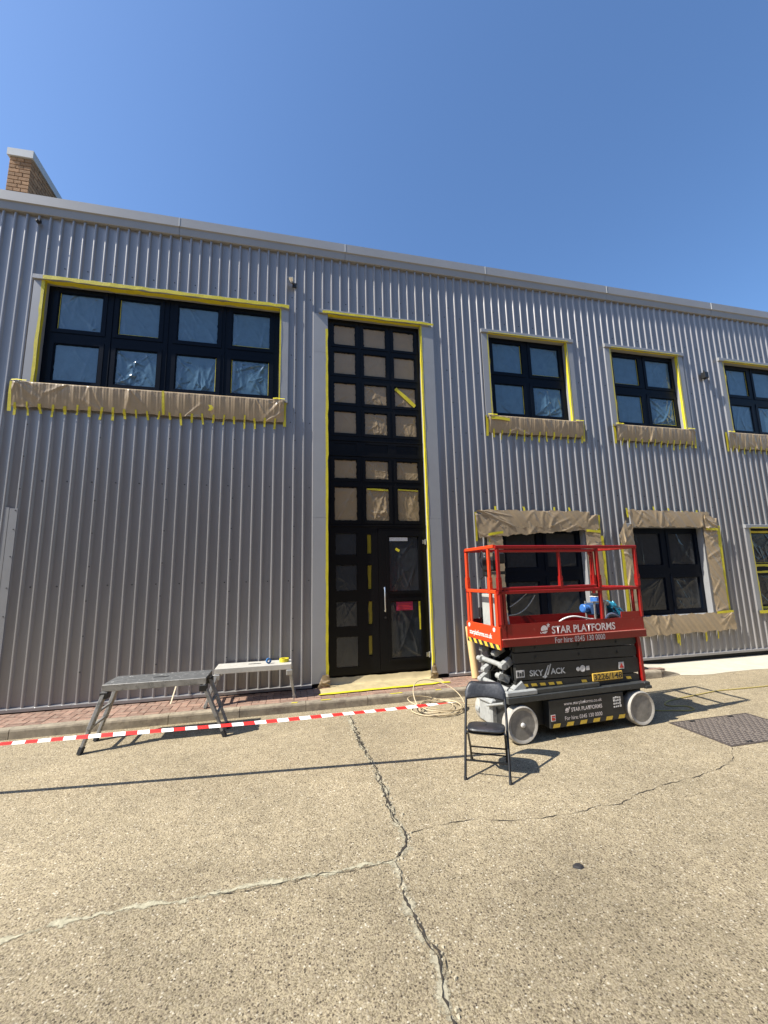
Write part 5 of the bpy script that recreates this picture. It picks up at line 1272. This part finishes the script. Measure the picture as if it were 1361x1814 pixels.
# ------------------------------------------------------------------ work platforms
def work_platform(name, label, xa, xb, ya, yb, zt, z0, feet, mtop, mleg, th=.045):
    """hop-up: deck xa..xb, feet = ((x,y) front-left, back-left, front-right, back-right)"""
    t = empty(name, ((xa+xb)/2, (ya+yb)/2, z0)); tag(t, label, 'work platform')
    O = Vector(t.location)
    def wo(m_, nm, mt, par=None):
        m_.v = [tuple(Vector(v)-O) for v in m_.v]; return m_.obj(nm, MT[mt], par or t)
    m_ = MB(); n = 5; wd = (yb-ya)/n
    for i in range(n): m_.bev(xa, xb, ya+i*wd+.004, ya+(i+1)*wd-.004, zt-.012, zt, .003)
    m_.box(xa+.01, xb-.01, ya+.006, yb-.006, zt-.03, zt-.0125)
    wo(m_, 'deck', mtop)
    for y in (ya-.004, yb-.026):
        m_ = MB(); m_.bev(xa, xb, y, y+.03, zt-.078, zt-.001, .004); wo(m_, 'side_rail', mleg if mtop == 'grey_top' else 'alu_top')
    m_ = MB(); cx = (xa+xb)/2; m_.box(cx-.09, cx+.09, (ya+yb)/2-.015, (ya+yb)/2+.015, zt-.001, zt+.0035); wo(m_, 'grip_slot', 'black')
    for end, xx in ((-1, xa+.03), (1, xb-.03)):
        fl = feet[0 if end < 0 else 2]; bl = feet[1 if end < 0 else 3]
        legs = []
        for (fx, fy), yt in ((fl, ya+.03), (bl, yb-.03)):
            top = Vector((xx, yt, zt-.082)); bot = Vector((fx, fy, z0+.01)); d = (bot-top)
            m_ = MB(); m_.beam(top, top+d*.62, .088, .040, (1,0,0), 0, .004); lg = wo(m_, 'leg', mleg)
            m_ = MB(); m_.beam(top+d*.30, bot, .066, .030, (1,0,0), 0, .003); wo(m_, 'leg_extension', mleg, lg)
            m_ = MB()
            side = Vector((0, 0, 0)); upx = Vector((1, 0, 0)); sd = d.normalized().cross(upx).normalized(); nrm = sd.cross(d.normalized()).normalized()
            for k in range(7):
                c = top+d*(.40+.07*k)
                for q in (-1, 1): m_.cyl(c+nrm*(q*.0195 if .40+.07*k < .62 else q*.0145), c+nrm*(q*.0215 if .40+.07*k < .62 else q*.0165), .0075, 8)
            wo(m_, 'peg_holes', 'hole', lg)
            m_ = MB(); m_.beam(bot-d*.10, bot+d.normalized()*.008, .074, .044, (1,0,0), 0, .005); wo(m_, 'rubber_foot', 'rubber' if mleg != 'alu' else 'grey_leg', lg)
            m_ = MB(); m_.bev(xx-.045, xx+.045, yt-.05, yt+.05, zt-.16, zt-.081, .008); wo(m_, 'hinge', 'black' if mleg == 'grey_leg' else 'alu', lg)
            legs.append((top, d))
        for f_ in (.36, .60):
            m_ = MB(); m_.beam(legs[0][0]+legs[0][1]*f_, legs[1][0]+legs[1][1]*f_, .034, .024, (0,0,1), 0, .004); wo(m_, 'rung', mleg)
        m_ = MB(); m_.beam(Vector((xx-end*.02, ya+.05, zt-.08)), Vector((xx-end*.16, ya+.05, zt-.05)), .02, .012); m_.beam(Vector((xx-end*.02, yb-.05, zt-.08)), Vector((xx-end*.16, yb-.05, zt-.05)), .02, .012); wo(m_, 'stay', mleg)
    return t
work_platform('work_platform', 'grey paint-spattered folding work platform with splayed legs standing on the yard', -2.13, -.985, 5.70, 6.16, .705, 0., [(-2.262, 5.60), (-2.262, 6.00), (-.745, 5.70), (-.735, 5.98)], 'grey_top', 'grey_leg')
work_platform('work_platform', 'pale aluminium folding work platform standing on the brick paving against the wall', -1.03, .055, 6.60, 6.97, .625, PZ, [(-1.125, 6.53), (-1.12, 6.93), (.105, 6.66), (.105, 6.95)], 'alu_top', 'alu')
def roll(name, loc, r, h, r0, mt, label, tilt=None):
    m_ = MB(); n = 24; vs = []
    pr = [(r0, 0), (r, 0), (r, h), (r0, h)]
    for i in range(n):
        a = 2*math.pi*i/n
        for q, z in pr: vs.append((q*math.cos(a), q*math.sin(a), z))
    m_.add(vs, [(i*4+k, i*4+(k+1) % 4, ((i+1) % n)*4+(k+1) % 4, ((i+1) % n)*4+k) for i in range(n) for k in range(4)])
    o = m_.obj(name, MT[mt], None, True); o.location = loc
    if tilt: o.rotation_euler = tilt
    tag(o, label, 'tape roll'); return o
roll('tape_roll', (-.055, 6.80, .626), .072, .05, .042, 'tape', 'roll of yellow masking tape lying on the pale work platform')
roll('tape_roll', (-.29, 6.74, .667), .040, .03, .02, 'bluetape', 'small blue tape roll standing on edge beside the yellow roll', (R(90), 0, R(25)))
m_ = MB(); m_.beam((-1.655, 6.86, PZ+.01), (-1.60, 7.035, .46), .018, .010); tag(m_.obj('wooden_lath', MT['wood']), 'thin pale lath leaning on the wall behind the grey work platform', 'lath')

for k, (x, y) in enumerate(((.10, 6.40), (.55, 6.41), (1.62, 6.42), (2.30, 6.41))):
    m_ = MB(); a_ = .05+.03*(k % 3); m_.add([(x-a_, y-.012, 0), (x+a_*.8, y-.018, .001), (x+a_, y+.012, .003), (x-a_*.7, y+.015, .001)], [(0,1,2,3)])
    o = m_.obj('tape_scrap', MT['tape'], None, loc=(0, 0, KH+.0045)); tag(o, ('yellow tape scrap on the kerb left of the doorway, farther from the door', 'yellow tape scrap on the kerb at the left end of the door paper', 'yellow tape scrap on the kerb before the middle of the doorway', 'yellow tape scrap on the kerb at the right end of the door paper')[k], 'tape scrap', 'tape scraps on the kerb')
# ------------------------------------------------------------------ hoses on the ground
def coil():
    pts = []; c = (2.10, 5.93); g = random.Random(6)
    for k in range(0, 150):
        a = k*.21; r_ = .36+.07*math.sin(k*.13)+.03*math.sin(k*.41); z = .012+.010*(k/31)
        if 60 < k < 78: z += .30*math.sin((k-60)/18*math.pi)*1.0
        if 95 < k < 115: z += .12*math.sin((k-95)/20*math.pi)
        pts.append((c[0]+r_*math.cos(a)*1.0+.05*math.sin(k*.05), c[1]+.30*r_/.36*math.sin(a)-.03, z))
    pts += [(2.6, 5.85, .03), (2.9, 5.9, .02), (3.2, 6.0, .013), (3.5, 5.9, .013)]
    return pts
tubeobj('hose_coil', coil(), .0070, 'hose', 'beige hose lying in loose loops at the kerb beside the chair', 'hose', n=7, sub=2)
yh = [px(1420,1207), px(1361,1216), px(1300,1222), px(1270,1225), px(1240,1231), px(1205,1238), px(1185,1243), px(1178,1249), px(1190,1252), px(1215,1252), px(1230,1257), px(1222,1260), px(1195,1260), px(1165,1260), px(1120,1258)]
tubeobj('yellow_hose', [(x, y, .010) for x, y in yh], .0085, 'yhose', 'thin yellow hose running across the yard to the lift from the right', 'hose', n=7, sub=6)

# ------------------------------------------------------------------ cast iron cover
cv = empty('access_cover', (5.27, 4.17, 0)); tag(cv, 'large brown cast iron access cover with a raised tread, set in the concrete', 'manhole cover')
def cvo(m_, name, mt, par=None, kind=None):
    m_.v = [(a-5.27, b-4.17, c) for a, b, c in m_.v]; return m_.obj(name, MT[mt], par or cv, kind=kind)
m_ = MB()
Y0, Y1 = 3.80, 4.53
for (a, b, c, d) in ((4.655, 5.905, Y0-.015, Y0+.008), (4.655, 5.905, Y1-.008, Y1+.015), (4.655, 4.68, Y0+.0085, Y1-.0085), (5.88, 5.905, Y0+.0085, Y1-.0085)): m_.box(a, b, c, d, -.02, .006)
cvo(m_, 'cover_frame', 'cover')
m_ = MB(); m_.box(5.262, 5.282, Y0+.0085, Y1-.0085, -.02, .008); cvo(m_, 'cover_joint', 'coverlug')
for (a, b) in ((4.684, 5.258), (5.286, 5.876)):
    m_ = MB(); m_.box(a, b, Y0+.012, Y1-.012, -.02, .0045); lid = cvo(m_, 'cover_lid', 'cover')
    m_ = MB(); nx_, ny_ = int((b-a)/.040), int((Y1-Y0-.03)/.040)
    for i in range(nx_):
        for j in range(ny_):
            cx, cy = a+.03+i*(b-a-.05)/(nx_-1)*1.0, Y0+.03+j*(Y1-Y0-.06)/(ny_-1); h = (i+j) % 2
            L_, W2 = (.017, .0065) if h else (.0065, .017)
            m_.add([(cx-L_,cy-W2,.0045),(cx+L_,cy-W2,.0045),(cx+L_,cy+W2,.0045),(cx-L_,cy+W2,.0045),(cx-L_*.7,cy-W2*.7,.0095),(cx+L_*.7,cy-W2*.7,.0095),(cx+L_*.7,cy+W2*.7,.0095),(cx-L_*.7,cy+W2*.7,.0095)], [(4,5,6,7),(0,1,5,4),(1,2,6,5),(2,3,7,6),(3,0,4,7)])
    cvo(m_, 'tread', 'coverlug', lid, kind='stuff')
    for yy in (Y0+.035, Y1-.035):
        m_ = MB(); m_.box((a+b)/2-.04, (a+b)/2+.04, yy-.014, yy+.014, .0055, .0105); cvo(m_, 'keyhole', 'hole', lid)

# ------------------------------------------------------------------ works building across the yard (seen only in the window reflections)
ob = empty('opposite_building', (0, -13, 0)); tag(ob, 'three storey brown brick works building across the yard', 'building')
m_ = MB(); wins = [(x, x+2.2, z, z+1.6) for x in range(-36, 40, 6) for z in (1.0, 4.4, 7.8)]
plate_holes(m_, -40, 40, 0, 11, wins, 0, -.15); m_.v = [(a, -b, c) for a, b, c in m_.v]; m_.box(-40, 40, -10, -.2, 0, 10.95); m_.obj('wall', MT['farbrick'], ob)
m_ = MB(); m_.box(-40.3, 40.3, -10.3, .25, 11, 11.3); m_.obj('roof', MT['farroof'], ob)
for (a, b, c, d) in wins:
    m_ = MB(); m_.box(a, b, -.14, -.10, c, d); m_.obj('window', MT['glass'], ob)
